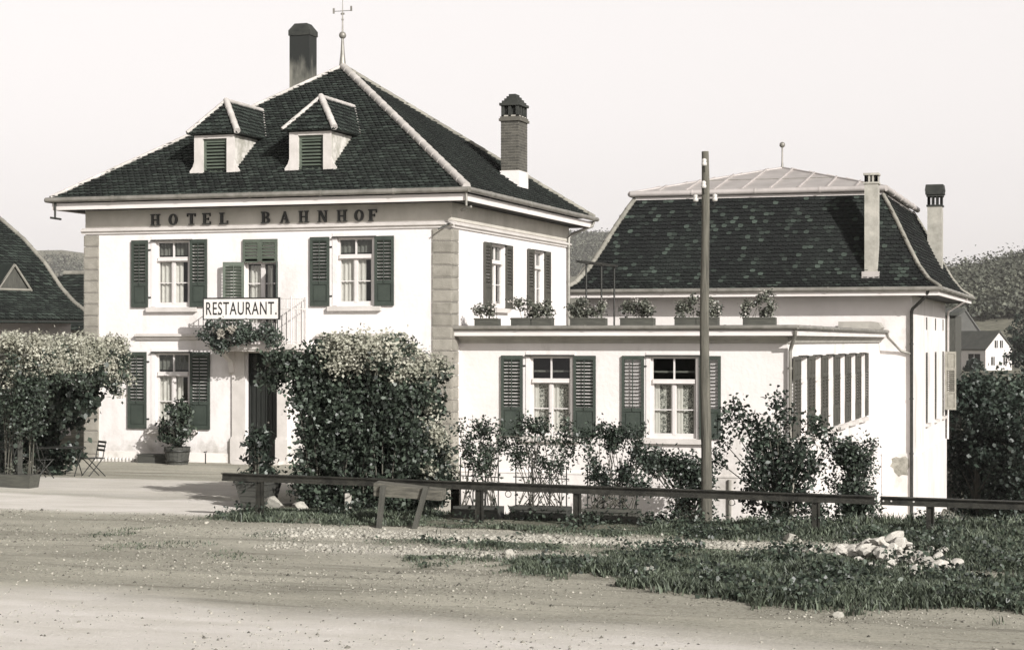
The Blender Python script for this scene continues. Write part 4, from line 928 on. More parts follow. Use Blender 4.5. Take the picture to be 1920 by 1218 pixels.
P=lumps([(x0+.35,x1-.3,y0+.35,y1-.3,-.1,zt-.35,1)],6500,.12); leaf_obj('inner_foliage',P,np.tile([0,-1,.1],(len(P),1)),nr.uniform(.16,.28,len(P)),leaf_vine,vn,.5)
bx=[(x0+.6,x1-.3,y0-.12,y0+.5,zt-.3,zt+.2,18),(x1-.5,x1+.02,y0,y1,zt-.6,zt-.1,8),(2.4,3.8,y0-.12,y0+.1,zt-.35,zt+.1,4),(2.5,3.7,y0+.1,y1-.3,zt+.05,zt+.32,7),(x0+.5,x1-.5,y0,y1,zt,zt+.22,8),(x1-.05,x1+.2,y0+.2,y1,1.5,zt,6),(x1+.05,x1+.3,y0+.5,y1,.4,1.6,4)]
P=lumps(bx,10500,.10,90); leaf_obj('sun_tinted_foliage',P,np.tile([.4,-.5,.7],(len(P),1)),nr.uniform(.045,.085,len(P)),leaf_sun_tint,vn,.4)  # sunlight on the top and right side painted as paler leaves
b=MB()
for i in range(26):
    x=rnd.uniform(x0,x1); y=y0+rnd.uniform(0,.3); b.ptube([(x,y,-.1),(x+rnd.uniform(-.1,.1),y,.8),(x+rnd.uniform(-.25,.25),y+.05,2.0),(x+rnd.uniform(-.3,.3),y+.1,3.0)],[.018,.014,.011,.008],5)
b.ptube([(4.3,-12.3,3.0),(3.0,-13.2,3.15),(2.0,-14.3,3.05),(1.3,-14.4,2.95)],.016,5)
b.build('vine_stem',stem_m,vn)
b=MB(); b.box(3.02,3.12,-14.62,-14.52,-.1,.36); tag(b.build('white_marker_post',stone_m),'short white post half buried in the vine at ground level','post')
# left pergola
pg=thing('pergola','open timber pergola at the left edge carrying a creeper','pergola',(-7.8,-9,0))
for (x,y) in ((-6.35,-11.25),(-8.4,-6.4),(-9.4,-11.3),(-9.9,-6.5)):
    b=MB(); b.box(x-.04,x+.04,y-.04,y+.04,-.4,2.85); b.build('post',box_dark,pg)
b=MB()
b.hexa([(-10.5,-11.35,2.85),(-5.7,-11.35,2.85),(-5.7,-11.25,2.85),(-10.5,-11.25,2.85),(-10.5,-11.35,2.97),(-5.7,-11.35,2.97),(-5.7,-11.25,2.97),(-10.5,-11.25,2.97)])
b.box(-10.9,-6.4,-6.55,-6.45,2.85,2.97)
for i in range(7):
    u=i/6; xa=-5.95-4.3*u; xb=-6.7-4.1*u; b.ptube([(xa,-11.7,3.0),(xb,-6.1,3.0)],.035,6)
b.build('beam',dark_wood,pg)
cr=thing('pergola_creeper','creeper over the left pergola, its thick upper band of leaves tinted pale with sun','creeper',(-7.8,-9,0))
def para(n,u0,u1,v0,v1,z0,z1,sig=.09):
    k=max(3,n//95); u=nr.uniform(u0,u1,k); v=nr.uniform(v0,v1,k); z=nr.uniform(z0,z1,k); i=nr.integers(0,k,n)
    x=-5.75+(-.7)*v-u; y=-11.5+5.3*v
    return np.stack([x[i],y[i],z[i]],1)+nr.normal(size=(n,3))*sig
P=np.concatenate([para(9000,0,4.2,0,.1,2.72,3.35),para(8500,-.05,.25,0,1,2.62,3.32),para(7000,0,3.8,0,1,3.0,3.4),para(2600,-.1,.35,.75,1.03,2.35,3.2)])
leaf_obj('sun_tinted_shoots',P,np.tile([.45,-.5,.65],(len(P),1)),nr.uniform(.042,.085,len(P)),leaf_sun_tint,cr,.38)  # paler leaf colour paints the sun on the upper band
P=np.concatenate([para(5200,0,3.6,0,.08,2.2,2.9),para(1500,.15,3.2,-.03,.10,1.3,2.3,.16),para(6000,-.02,.35,0,1,2.3,3.05),para(2200,.0,.5,-.02,.04,1.1,2.6,.12),para(1200,-.1,.3,.8,1.02,2.1,2.8)])
leaf_obj('foliage',P,unit(np.stack([P[:,0]+7.6,-1+0*P[:,0],.5+0*P[:,0]],1)),nr.uniform(.05,.095,len(P)),leaf_vine,cr,.35)
P=np.concatenate([para(9500,1.5,4.8,.86,1.05,-.1,2.9,.14),para(2500,2.6,4.6,.05,.9,-.1,2.8,.2),para(1800,.25,1.2,.55,.95,1.6,2.9,.14)])
leaf_obj('shaded_foliage',P,unit(np.stack([P[:,0]+7.6,-1+0*P[:,0],.5+0*P[:,0]],1)),nr.uniform(.10,.19,len(P)),leaf_dark,cr,.4)  # shade inside the pergola put in through a darker leaf colour
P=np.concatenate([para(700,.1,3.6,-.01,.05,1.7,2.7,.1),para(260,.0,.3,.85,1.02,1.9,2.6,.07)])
leaf_obj('sun_tinted_tips',P,np.tile([.45,-.6,.5],(len(P),1)),nr.uniform(.04,.075,len(P)),leaf_sun_tint,cr,.4)  # same sun-lightened leaf colour on the hanging tips
b=MB()
for i in range(22):
    x=rnd.uniform(-7.6,-6.1); y=-11.15+rnd.uniform(-.1,.1); b.ptube([(x,y,.2),(x+rnd.uniform(-.12,.12),y,1.2),(x+rnd.uniform(-.3,.3),y-.1,2.9)],[.014,.011,.008],5)
b.build('stem',stem_m,cr)
# long planter trough at the foot of the pergola
pt=thing('planter_trough','long grey planter trough on the ground at the foot of the left pergola','planter',(-6.8,-11.15,0))
b=MB(); b.hexa([(-7.9,-11.35,-.02),(-6.06,-11.35,-.02),(-6.06,-10.95,-.02),(-7.9,-10.95,-.02),(-7.95,-11.38,.29),(-6.02,-11.38,.29),(-6.02,-10.92,.29),(-7.95,-10.92,.29)])
b.build('trough',box_m,pt)
P=lumps([(-7.9,-6.1,-11.35,-10.95,.3,.45,1)],260,.05); leaf_obj('foliage',P,np.tile([.3,-.5,.8],(len(P),1)),nr.uniform(.05,.09,len(P)),leaf_box,pt,.5)

# garden furniture
def garden_chair():
    t=thing('garden_chair','folding slatted garden chair','chair',(0,0,0),'garden chairs under the pergola')
    for x in (-.2,.2):
        b=MB(); b.ptube([(x,-.22,0),(x,.16,.45),(x,.24,.86)],.014,6); b.build('leg',iron,t)
        b=MB(); b.ptube([(x*.88,.24,0),(x*.88,-.2,.44)],.014,6); b.build('leg',iron,t)
    b=MB()
    for i in range(6): b.box(-.21,.21,-.22+i*.075,-.165+i*.075,.44,.46)
    b.build('seat',iron,t)
    b=MB()
    for z in (.62,.72,.82): b.box(-.22,.22,.17+(z-.5)*.2,.19+(z-.5)*.2,z,z+.055)
    b.build('backrest',iron,t); return t
def garden_table():
    t=thing('garden_table','slatted folding garden table','table',(0,0,0),'garden tables under the pergola')
    b=MB()
    for i in range(7): b.box(-.5,.5,-.3+i*.087,-.225+i*.087,.70,.725)
    b.box(-.46,-.42,-.28,.3,.67,.70); b.box(.42,.46,-.28,.3,.67,.70); b.build('tabletop',iron,t)
    for x in (-.44,.44):
        for s in (-1,1):
            b=MB(); b.ptube([(x,-.26*s,0),(x,.24*s,.69)],.014,6); b.build('leg',iron,t)
    return t
ch0=garden_chair(); tb0=garden_table()
CH=[(-7.02,-6.9,-.6,'folding slatted garden chair at the right end of the table under the pergola'),(-7.5,-8.5,2.6,'folding garden chair standing in front of the table, back to the yard'),(-8.25,-8.6,3.0,'folding garden chair next to the trough, half hidden by the creeper stems'),(-8.9,-7.0,.3,'folding garden chair deepest in the pergola shade')]
for i,(x,y,r,lab) in enumerate(CH):
    o=ch0 if i==0 else copy_tree(ch0); o.location=(x,y,gz(x,y)); o.rotation_euler=(0,0,r); o['label']=lab
for i,(x,y,r,lab) in enumerate([(-7.65,-7.35,.15,'slatted garden table near the pergola edge, between the chairs'),(-9.1,-8.0,.1,'slatted garden table deep under the pergola at the left edge')]):
    o=tb0 if i==0 else copy_tree(tb0); o.location=(x,y,gz(x,y)); o.rotation_euler=(0,0,r); o['label']=lab

# ================================================================== POTTED SHRUBS
def spray(n,c,rx,rz,zlo,seed_sig=.07,k=26):
    th=nr.uniform(0,6.283,k); rr=np.sqrt(nr.uniform(0,1,k)); z=nr.uniform(0,1,k); wv=np.sin(np.pi*np.clip(.18+.8*z,0,1))**.6
    ce=np.stack([c[0]+rx*rr*np.cos(th)*wv,c[1]+rx*rr*np.sin(th)*wv,zlo+z*rz],1); i=nr.integers(0,k,n)
    return ce[i]+nr.normal(size=(n,3))*seed_sig, ce
t=thing('oleander_tub','round leafy oleander in a wooden barrel tub below the left ground-floor window','potted shrub',(-7.83,-.95,-.16))
b=MB(); c=(-7.83,-.95,-.16)
for i in range(18):
    a=i*6.2832/18; a2=a+6.2832/18*.95; q0,q1=.30,.375
    b.hexa([(c[0]+q0*math.cos(a),c[1]+q0*math.sin(a),c[2]),(c[0]+q0*math.cos(a2),c[1]+q0*math.sin(a2),c[2]),(c[0]+.24*math.cos(a2),c[1]+.24*math.sin(a2),c[2]),(c[0]+.24*math.cos(a),c[1]+.24*math.sin(a),c[2]),
            (c[0]+q1*math.cos(a),c[1]+q1*math.sin(a),c[2]+.50),(c[0]+q1*math.cos(a2),c[1]+q1*math.sin(a2),c[2]+.50),(c[0]+.32*math.cos(a2),c[1]+.32*math.sin(a2),c[2]+.50),(c[0]+.32*math.cos(a),c[1]+.32*math.sin(a),c[2]+.50)])
tb=b.build('tub',box_dark,t)
b=MB()
for z in (.08,.36): q=.30+.075*z/.5+.006; b.lathe((c[0],c[1],c[2]+z),[(q,0),(q+.008,.0),(q+.014,.05),(q+.006,.05)],22)
b.build('hoop',iron,tb)
b=MB(); b.lathe((c[0],c[1],c[2]+.40),[(.01,.0),(.31,.0)],16); b.build('soil',bark_m,tb)
P,ce=spray(1500,c,.55,1.15,.42,.085,34); leaf_obj('foliage',P,unit(P-np.array([c[0],c[1],.8])),nr.uniform(.09,.17,len(P)),leaf_vine,t,.5,.24)
b=MB()
for q in ce: b.ptube([(c[0]+rnd.uniform(-.08,.08),c[1]+rnd.uniform(-.08,.08),.22),((c[0]+q[0])/2,(c[1]+q[1])/2,(q[2]+.2)*.55),tuple(q)],[.013,.009,.005],5)
b.build('stem',stem_m,t)
t=thing('oleander_tub','bushy oleander in a tapered slatted tub just behind the railing end by the door','potted shrub',(.98,-14.2,0))
b=MB(); c=(.98,-14.2)
for k in range(4):
    z0=k*.12; z1=z0+.112; q=lambda z:.25+.10*z/.5
    a,d=q(z0),q(z1); b.hexa([(c[0]-a,c[1]-a,z0),(c[0]+a,c[1]-a,z0),(c[0]+a,c[1]+a,z0),(c[0]-a,c[1]+a,z0),(c[0]-d,c[1]-d,z1),(c[0]+d,c[1]-d,z1),(c[0]+d,c[1]+d,z1),(c[0]-d,c[1]+d,z1)])
b.box(c[0]-.36,c[0]+.36,c[1]-.36,c[1]+.36,.48,.52)
b.build('tub',box_dark,t)
P,ce=spray(1300,(c[0],c[1]),.46,.95,.48,.085,30); leaf_obj('foliage',P,unit(P-np.array([c[0],c[1],.7])),nr.uniform(.08,.16,len(P)),leaf_dark,t,.4,.26)
b=MB()
for q in ce: b.ptube([(c[0]+rnd.uniform(-.08,.08),c[1]+rnd.uniform(-.08,.08),.5),tuple(q)],[.012,.005],5)
b.build('stem',stem_m,t)

# planter boxes with trellised shrubs behind the railing
PB=[(5.62,6.46,1.74,.98,1700,box_dark,'dark planter box with a loose climbing shrub, first from the vine arbour',.16),
    (6.70,7.77,1.86,.95,2000,box_dark,'long dark planter box with tall thin trellised shrubs under the left wing window',.19),
    (8.07,9.08,1.76,.66,3800,box_m,'lighter grey planter box with the densest bushy shrub, nearest the telegraph pole',.18)]
for i,(a,c,top,lo,n,m_,lab,zt) in enumerate(PB):
    t=thing('planter_box',lab,'planter',((a+c)/2,-15.4,0),'planter boxes behind the railing')
    b=MB(); zt+=.10; b.box(a,c,-15.6,-15.2,-.15,zt); b.box(a-.02,c+.02,-15.62,-15.601,zt-.05,zt+.01); b.build('planter',m_,t)
    b=MB()
    for k in range(4):
        x=a+.05+(c-a-.1)*k/3; b.tube((x,-15.4,zt),(x,-15.4,1.12+rnd.uniform(-.1,.1)),.014,.012,6)
    b.tube((a,-15.4,.82),(c,-15.4,.80),.010,.010,6); b.build('trellis',iron,t)
    w=c-a; k=(16,22,26)[i]; ce=[]
    for j in range(k):
        x=rnd.uniform(a-.05*w,c+.05*w+(.15 if i==2 else 0)); ce.append((x,-15.4+rnd.uniform(-.18,.18),rnd.uniform(lo,top)))
    for j in range(5): ce.append((rnd.uniform(a,c),-15.4,top-rnd.uniform(0,.2)))
    ce=np.array(ce); ii=nr.integers(0,len(ce),n); P=ce[ii]+nr.normal(size=(n,3))*np.array([.075,.075,.10]); 
    nl=n//18; P2=np.stack([nr.uniform(a,c,nl),-15.4+nr.normal(size=nl)*.12,nr.uniform(.3,lo+.2,nl)],1); P=np.concatenate([P,P2])
    leaf_obj('foliage',P,np.tile([.3,-.6,.5],(len(P),1)),nr.uniform(.04,.085,len(P)),leaf_vine if i<2 else leaf_dark,t,.3,.30)
    b=MB()
    for q in ce: x=a+.08+(c-a-.16)*rnd.random(); b.ptube([(x,-15.4+rnd.uniform(-.1,.1),zt),(x*.6+q[0]*.4,-15.4,lo*.7),tuple(q)],[.011,.009,.005],5)
    b.build('stem',stem_m,t)

def bush(name,lab,cat,base,clusters,n,sig,ms,leaf,size,stems=True,bias=.4,width=.34,group=None):
    t=thing(name,lab,cat,base,group); ce=np.array(clusters,float); i=nr.integers(0,len(ce),n); P=ce[i]+nr.normal(size=(n,3))*np.array(sig)
    leaf_obj('foliage',P,unit(P-np.array([base[0],base[1]+.2,ce[:,2].mean()-.3])),nr.uniform(size[0],size[1],n),leaf,t,bias,width)
    if stems:
        b=MB()
        for q in ce: m=[base[k]+(q[k]-base[k])*.45 for k in range(3)]; m[2]+=.12; b.ptube([base,(m[0]*.8+base[0]*.2,m[1],m[2]),tuple(q)],[ms,ms*.7,ms*.3],5)
        b.build('stem',stem_m,t)
    return t
# low shrub against the wing wall
cl=[(rnd.uniform(5.55,7.3),-1+rnd.uniform(-.3,.3),rnd.uniform(-.15,.25)) for _ in range(16)]+[(rnd.uniform(6.6,7.35),-1+rnd.uniform(-.3,.3),rnd.uniform(-1.4,.1)) for _ in range(20)]+[(6.0,-1,.35),(5.8,-1,.3)]
bush('wall_shrub','straggling dark shrub against the white wing wall left of the telegraph pole','shrub',(6.9,-1,-1.75),cl,5200,(.14,.14,.13),.02,leaf_dark,(.07,.12))
# young tree behind the rail
cl=[]
for _ in range(46):
    a=rnd.random(); x=11.45+rnd.uniform(-1,1)*(.75-.25*a); cl.append((x,-14+rnd.uniform(-.4,.4),.05+a*1.45))
for x,z in ((10.45,1.9),(10.6,2.05),(10.75,1.75),(11.35,2.2),(11.42,2.0),(11.5,1.85),(10.95,1.75),(11.95,1.85),(12.1,1.7),(12.3,1.5),(10.3,1.45),(12.35,1.35),(10.2,1.1),(11.2,1.75)): cl.append((x,-14+rnd.uniform(-.2,.2),z))
yt=bush('young_fruit_tree','young fruit tree with spreading branches and open top, tied to a pale stake','tree',(11.4,-14,-.15),cl,6500,(.10,.10,.12),.022,leaf_dark,(.05,.105))
b=MB(); b.tube((11.63,-14.12,-.3),(11.66,-14.12,1.1),.03,.026,8); tag(b.build('plant_stake',stake_m),'thin pale wooden stake beside the young fruit tree','stake')
cl=[(12.72+rnd.uniform(-.36,.36)*(1-.25*a),-13.5+rnd.uniform(-.3,.3),-.15+1.5*a) for a in [rnd.random() for _ in range(60)]]+[(12.6,-13.5,1.38),(12.95,-13.5,1.42),(12.25,-13.5,.75)]
bush('column_shrub','compact dark column-shaped shrub at the right corner of the wing','shrub',(12.72,-13.5,-.3),cl,6500,(.095,.095,.095),.02,leaf_vine,(.045,.085),bias=.5)
b=MB(); b.tube((13.63,-13,-.5),(13.63,-13,.10),.05,.05,8); tag(b.build('stub_post',dark_wood),'short dark stub post in the grass near the annex corner','post')

# leaning wire frame
wf=thing('wire_frame','wooden frame covered with wire mesh leaning in the grass behind the short railing','frame',(14.6,-13.6,-.2))
A,B_,C_,D_=[Vector(p) for p in ((14.12,-13.7,-.12),(14.30,-13.45,.26),(15.1,-13.55,-.10),(14.92,-13.8,-.48))]
b=MB(); b.face([A,B_,C_,D_],.5); b.face([p+Vector((0,.02,-.02)) for p in (D_,C_,B_,A)],.5); b.build('panel',mat('frame_backing',(.20,.195,.165),(.12,.118,.10),4,.9),wf)
b=MB()
for p,q in ((A,B_),(B_,C_),(C_,D_),(D_,A)): b.tube(p,q,.022,.022,6)
b.build('frame_bar',wood_m,wf)
b=MB()
for i in range(1,9): b.tube(A.lerp(D_,i/9)+Vector((0,-.012,.01)),B_.lerp(C_,i/9)+Vector((0,-.012,.01)),.006,.006,4)
for i in range(1,4): b.tube(A.lerp(B_,i/4)+Vector((0,-.016,.014)),D_.lerp(C_,i/4)+Vector((0,-.016,.014)),.006,.006,4)
b.build('wire_mesh',stake_m,wf)

# edging along the hotel wall and little iron stake
pr_=None
for i in range(13):
    x=-10.75+i*.115
    if pr_ is None:
        b=MB(); b.lathe((0,0,0),[(.045,-.06),(.05,.06),(.052,.10),(.03,.125),(.001,.13)],10); pr_=b.build('edging_bottle',porcelain); o=pr_
    else: o=pr_.copy(); C.objects.link(o)
    o.location=(x,-.42,gz(x,-.42)); tag(o,'pale upturned bottle in the row edging the flower bed under the left quoin','edging','bed edging at the wall foot')
b=MB(); b.box(-9.2,-8.3,-.75,-.35,-.3,.06); b.box(-9.22,-8.28,-.77,-.33,.061,.10); tag(b.build('low_trough',box_dark),'low dark empty trough on the ground left of the barrel tub','trough')
b=MB(); b.ptube([(-7.18,-.5,-.2),(-7.18,-.5,.14),(-7.12,-.52,.20),(-7.22,-.52,.17)],.018,6); tag(b.build('iron_hook',iron),'small black iron hook stake standing at the wall right of the barrel tub','hook')

# ================================================================== STONES
import bmesh
def rock_mesh(name,seed,m):
    bm=bmesh.new(); bmesh.ops.create_icosphere(bm,subdivisions=3,radius=1)
    r=random.Random(seed); planes=[(Vector((r.gauss(0,1),r.gauss(0,1),r.gauss(0,1))).normalized(),r.uniform(.45,.85)) for _ in range(11)]
    for v in bm.verts:
        for n,d in planes:
            e=v.co.dot(n)-d
            if e>0: v.co-=n*e
        v.co*=1+.05*noise.noise(v.co*3+Vector((seed,0,0)))
    me=bpy.data.meshes.new(name); bm.to_mesh(me); bm.free(); a=me.attributes.new('rnd','FLOAT','FACE'); a.data.foreach_set('value',[r.random()*.2+.4*(seed%3)/2]*len(me.polygons)); me.materials.append(m); return me
RM=[rock_mesh('limestone_block',s,stone_m) for s in range(7)]
RG=[rock_mesh('loose_stone',s,MATS['rendered_chimney']) for s in (11,12,13)]
big=[(13.55,-18.65,.16),(13.95,-18.95,.18),(14.05,-19.3,.17),(14.5,-20.5,.17),(14.7,-20.9,.15),(13.85,-19.2,.15)]
heap=big[:]
r=random.Random(5)
while len(heap)<170:
    u=r.random(); x=13.35+1.4*u+r.gauss(0,.30); y=-18.6-2.6*u+r.gauss(0,.50)
    heap.append((x,y,r.choice((.05,.06,.07,.08,.10,.13))))
for i,(x,y,s) in enumerate(heap):
    o=bpy.data.objects.new('limestone_block',RM[i%7]); C.objects.link(o)
    hz=.24*math.exp(-((x-14)/.6)**2-((y+19.5)/.9)**2)
    o.location=(x,y,gh(x,y)+s*.42+hz*r.uniform(.2,.9)); o.scale=(s*r.uniform(.9,1.3),s*r.uniform(.8,1.2),s*r.uniform(.45,.8)); o.rotation_euler=(r.uniform(-.5,.5),r.uniform(-.5,.5),r.uniform(0,6.28))
    tag(o,'rough pale limestone block lying in the stone heap on the grass verge','stone','stones heaped on the verge')
for (x,y,s,lab) in ((12.13,-17.4,.13,'single pale rounded stone alone on the bare path near the column shrub'),(1.75,-15.05,.26,'large pale boulder at the left foot of the vine arbour'),(2.3,-15.1,.17,'smaller boulder at the foot of the vine arbour, right of the large one'),(8.3,-20.6,.10,'pale stone at the start of the lower bare strip in the verge'),(11.0,-22.6,.11,'flat pale stone low in the middle of the grass verge'),(14.05,-25.6,.08,'small square white stone lying on the road below the stone heap')):
    o=bpy.data.objects.new('loose_stone',RG[int(x)%3]); C.objects.link(o); o.location=(x,y,gh(x,y)+s*.30); o.scale=(s*1.3,s,s*.75); o.rotation_euler=(0,0,x); tag(o,lab,'stone')

def stone_scatter(name,pts,sizes,m):
    n=len(pts); base=np.array([(1,0,0),(0,1,0),(-1,0,0),(0,-1,0),(0,0,.7),(0,0,-.5)],float); tri=np.array([(0,1,4),(1,2,4),(2,3,4),(3,0,4),(1,0,5),(2,1,5),(3,2,5),(0,3,5)])
    a=nr.uniform(0,6.28,n); ca,sa=np.cos(a),np.sin(a); j=1+nr.uniform(-.35,.35,(n,6,3))
    v=base[None]*j*np.asarray(sizes)[:,None,None]
    w=np.stack([v[...,0]*ca[:,None]-v[...,1]*sa[:,None],v[...,0]*sa[:,None]+v[...,1]*ca[:,None],v[...,2]],-1)+np.asarray(pts)[:,None,:]
    f=(tri[None]+(np.arange(n)*6)[:,None,None]).reshape(-1)
    me=bpy.data.meshes.new(name); me.vertices.add(6*n); me.vertices.foreach_set('co',w.ravel()); me.loops.add(24*n); me.loops.foreach_set('vertex_index',f.astype(np.int32)); me.polygons.add(8*n); me.polygons.foreach_set('loop_start',np.arange(0,24*n,3,dtype=np.int32)); me.update(calc_edges=True)
    at=me.attributes.new('rnd','FLOAT','FACE'); at.data.foreach_set('value',np.repeat(nr.random(n),8)); me.materials.append(m); me.validate()
    o=bpy.data.objects.new(name,me); C.objects.link(o); tag(o,kind='stuff'); return o
pts=[];sz=[]
while len(pts)<15000:
    x=rnd.uniform(-5,18); y=rnd.uniform(-31,-16)
    dens=sst(-.25,.3,n2(x,y,.4,21))*.8+.25
    if y<-26.2: dens*=.25
    if verge(x,y)>.4: dens*=.2
    if rnd.random()<dens: pts.append((x,y,gh(x,y)+.004)); sz.append(min(.045,.007+rnd.expovariate(170)))
stone_scatter('gravel',pts,sz,gravel_m)
gravel_pale=mat('pale_path_stone',(.46,.44,.385),(.22,.21,.175),4,.9,.2,rndmix=.9)
pts=[];sz=[]
while len(pts)<6500:
    x=rnd.uniform(3.4,13.4)
    if rnd.random()<.72 or not 4<x<10.5: y=-18.35+.02*(x-10)+rnd.gauss(0,.33)
    else: y=-20.75-.05*(x-9)+rnd.gauss(0,.26)
    pts.append((x,y,gh(x,y)+.006)); sz.append(min(.07,.010+rnd.expovariate(80)))
stone_scatter('path_rubble',pts,sz,gravel_pale)

# ================================================================== GRASS
P=[];H=[]
def add_blades(n,x0,x1,y0,y1,hf,test):
    k=0;tries=0
    while k<n and tries<n*8:
        tries+=1; x=rnd.uniform(x0,x1); y=rnd.uniform(y0,y1)
        if math.exp(-((x-14.05)/.75)**2-((y+19.6-.0*(x-14))/1.15)**2)>.36 and rnd.random()<.9: continue
        if rnd.random()<test(x,y): P.append((x,y,gh(x,y)-.015)); H.append(hf(x,y)*rnd.uniform(.5,1.25)); k+=1
def hverge(x,y): 
    h=.05+.09*sst(7,11,x)*sst(-20.0,-21.6,y)+.07*sst(-.2,.5,n2(x,y,1.1,31))
    return .75*h+.11*sst(12.5,15,x)*sst(-22,-18.5,y)
add_blades(105000,.6,18.8,-26.4,-16.9,hverge,lambda x,y:verge(x,y)**1.3*(.22+.78*sst(-.30,.25,n2(x,y,1.6,33))))
add_blades(30000,1.0,19,-17.0,-15.2,lambda x,y:(.07+.10*sst(-.1,.5,n2(x,y,1.3,35)))*(1-.72*sst(5,5.6,x)*(1-sst(9.2,9.8,x)))+.12*sst(12.5,15,x),lambda x,y:(.35+.65*sst(-.3,.2,n2(x,y,2.,36)))*sst(.9,1.8,x))
add_blades(16000,4.8,21,-15.15,-9,lambda x,y:.10+.18*sst(10.5,14,x),lambda x,y:1.)
add_blades(1300,.5,9,-22.5,-18.5,lambda x,y:.05,lambda x,y:sst(.05,.3,n2(x,y,.7,40)))
P=np.array(P);H=np.array(H);n=len(P)
a=nr.uniform(0,6.28,n); le=nr.uniform(.1,.75,n)*H; wd=nr.uniform(.006,.013,n)+H*.02; la=nr.uniform(0,6.28,n)
dx=np.stack([np.cos(a)*wd,np.sin(a)*wd,0*a],1); ln=np.stack([np.cos(la)*le,np.sin(la)*le,H],1)
v=np.stack([P-dx,P+dx,P+ln*np.array([.35,.35,.6])+dx*.8,P+ln,P+ln*np.array([.35,.35,.6])-dx*.8],1).reshape(-1,3)
me=bpy.data.meshes.new('grass'); me.vertices.add(5*n); me.vertices.foreach_set('co',v.ravel()); me.loops.add(5*n); me.loops.foreach_set('vertex_index',np.arange(5*n,dtype=np.int32)); me.polygons.add(n); me.polygons.foreach_set('loop_start',np.arange(0,5*n,5,dtype=np.int32)); me.update(calc_edges=True)
at=me.attributes.new('rnd','FLOAT','FACE'); at.data.foreach_set('value',nr.random(n)**1.3); me.materials.append(grass_m); me.validate()
o=bpy.data.objects.new('grass',me); C.objects.link(o); tag(o,kind='stuff')
pts=[]
while len(pts)<14000:
    x=rnd.uniform(1.2,18.6); y=rnd.uniform(-26,-15.3)
    q=verge(x,y)*sst(-.05,.35,n2(x,y,1.0,50))*(1 if y>-17 else .35+.65*sst(7,11,x))
    if math.exp(-((x-14.05)/.75)**2-((y+19.6)/1.15)**2)>.4: q*=.12
    if rnd.random()<q: pts.append((x,y,gh(x,y)+.01+rnd.random()**1.5*(.12+.14*sst(9,13,x)+(.1 if y>-17 else 0))))
P=np.array(pts); o=leaf_obj('weeds',P,np.tile([.2,-.3,.9],(len(P),1)),nr.uniform(.035,.085,len(P)),leaf_vine,None,.4); tag(o,kind='stuff')

# ================================================================== TREES ON THE RIGHT
def tree(lab,x,y,h,rad,leaf,n=3200,size=(.22,.40),group='trees behind the annex',low=.12):
    zb=gz(x,y); t=thing('leafy_tree',lab,'tree',(x,y,zb),group)
    b=MB(); b.ptube([(x,y,zb-.3),(x+.1,y,zb+h*.3),(x-.1,y+.1,zb+h*.75)],[.05*rad+.1,.04*rad+.06,.04],7)
    k=int(20+6*rad); ce=[]
    for _ in range(k):
        a=rnd.uniform(0,6.283); q=rnd.random()**.5; z=low+(1-low)*rnd.random(); w=math.sin(math.pi*min(1,.16+.80*z))**.7
        c=(x+rad*q*w*math.cos(a),y+rad*q*w*math.sin(a),zb+h*z*.95); ce.append(c)
        if rnd.random()<.5: b.tube((x,y,zb+h*max(.1,z-.25)),c,.06,.02,5)
    b.build('trunk',bark_m,t)
    ce=np.array(ce); i=nr.integers(0,k,n); P=ce[i]+nr.normal(size=(n,3))*rad*.17
    leaf_obj('crown',P,unit(P-np.array([x,y,zb+h*.45])),nr.uniform(*size,n),leaf,t,.45,.42)
TR=[(11.3,40.5,1.0,1.8,tree_leaf,'dark tree closest behind the annex, touching its end wall'),
    (13.5,39.0,.5,1.9,tree_leaf,'low dark tree at the right edge beyond the leaning wire frame'),
    (12.5,47,1.2,2.1,tree_leaf2,'lighter flecked tree in the middle of the group right of the annex'),
    (14.7,48,3.2,2.0,tree_leaf,'tallest dark tree at the right edge of the picture'),
    (10.7,54,.9,2.3,tree_leaf2,'paler tree behind the one touching the annex end wall'),
    (13.6,57,1.0,2.3,tree_leaf,'dark round tree in the second row right of the annex'),
    (9.8,68,.7,2.7,tree_leaf,'tree just below the dark timber shed'),
    (12.7,70,.5,2.7,tree_leaf2,'pale-crowned tree below the white gabled farmhouse'),
    (15.6,66,2.4,2.2,tree_leaf,'dark tree at the right edge behind the tallest one'),
    (8.9,92,.1,3.0,tree_leaf2,'broad pale tree in the rear row below the farmhouse wall'),
    (12.2,95,.0,3.0,tree_leaf,'broad dark tree in the rear row below the farmhouse gable'),
    (15.4,100,1.9,2.8,tree_leaf,'rear dark tree to the right of the farmhouse gable')]
for (x,y,ztop,rad,lf,lab) in TR: tree(lab,x,y,(ztop+.75-gz(x,y)-.3*rad)/.95,rad,lf,5200 if y<60 else 3600,(.13,.26) if y<60 else (.20,.34))
for (x,y,h,rad,lab) in ((2.2,330,7.5,3.4,'distant round tree close right of the farmhouse gable'),(-9.5,350,2.2,1.8,'small distant bush in front of the farmhouse wall'),(-4.0,430,12.5,3.2,'distant dark tree behind the farmhouse ridge')):
    tree(lab,x,y,h,rad,tree_leaf,1500,(.45,.8),'distant trees round the farmhouse')
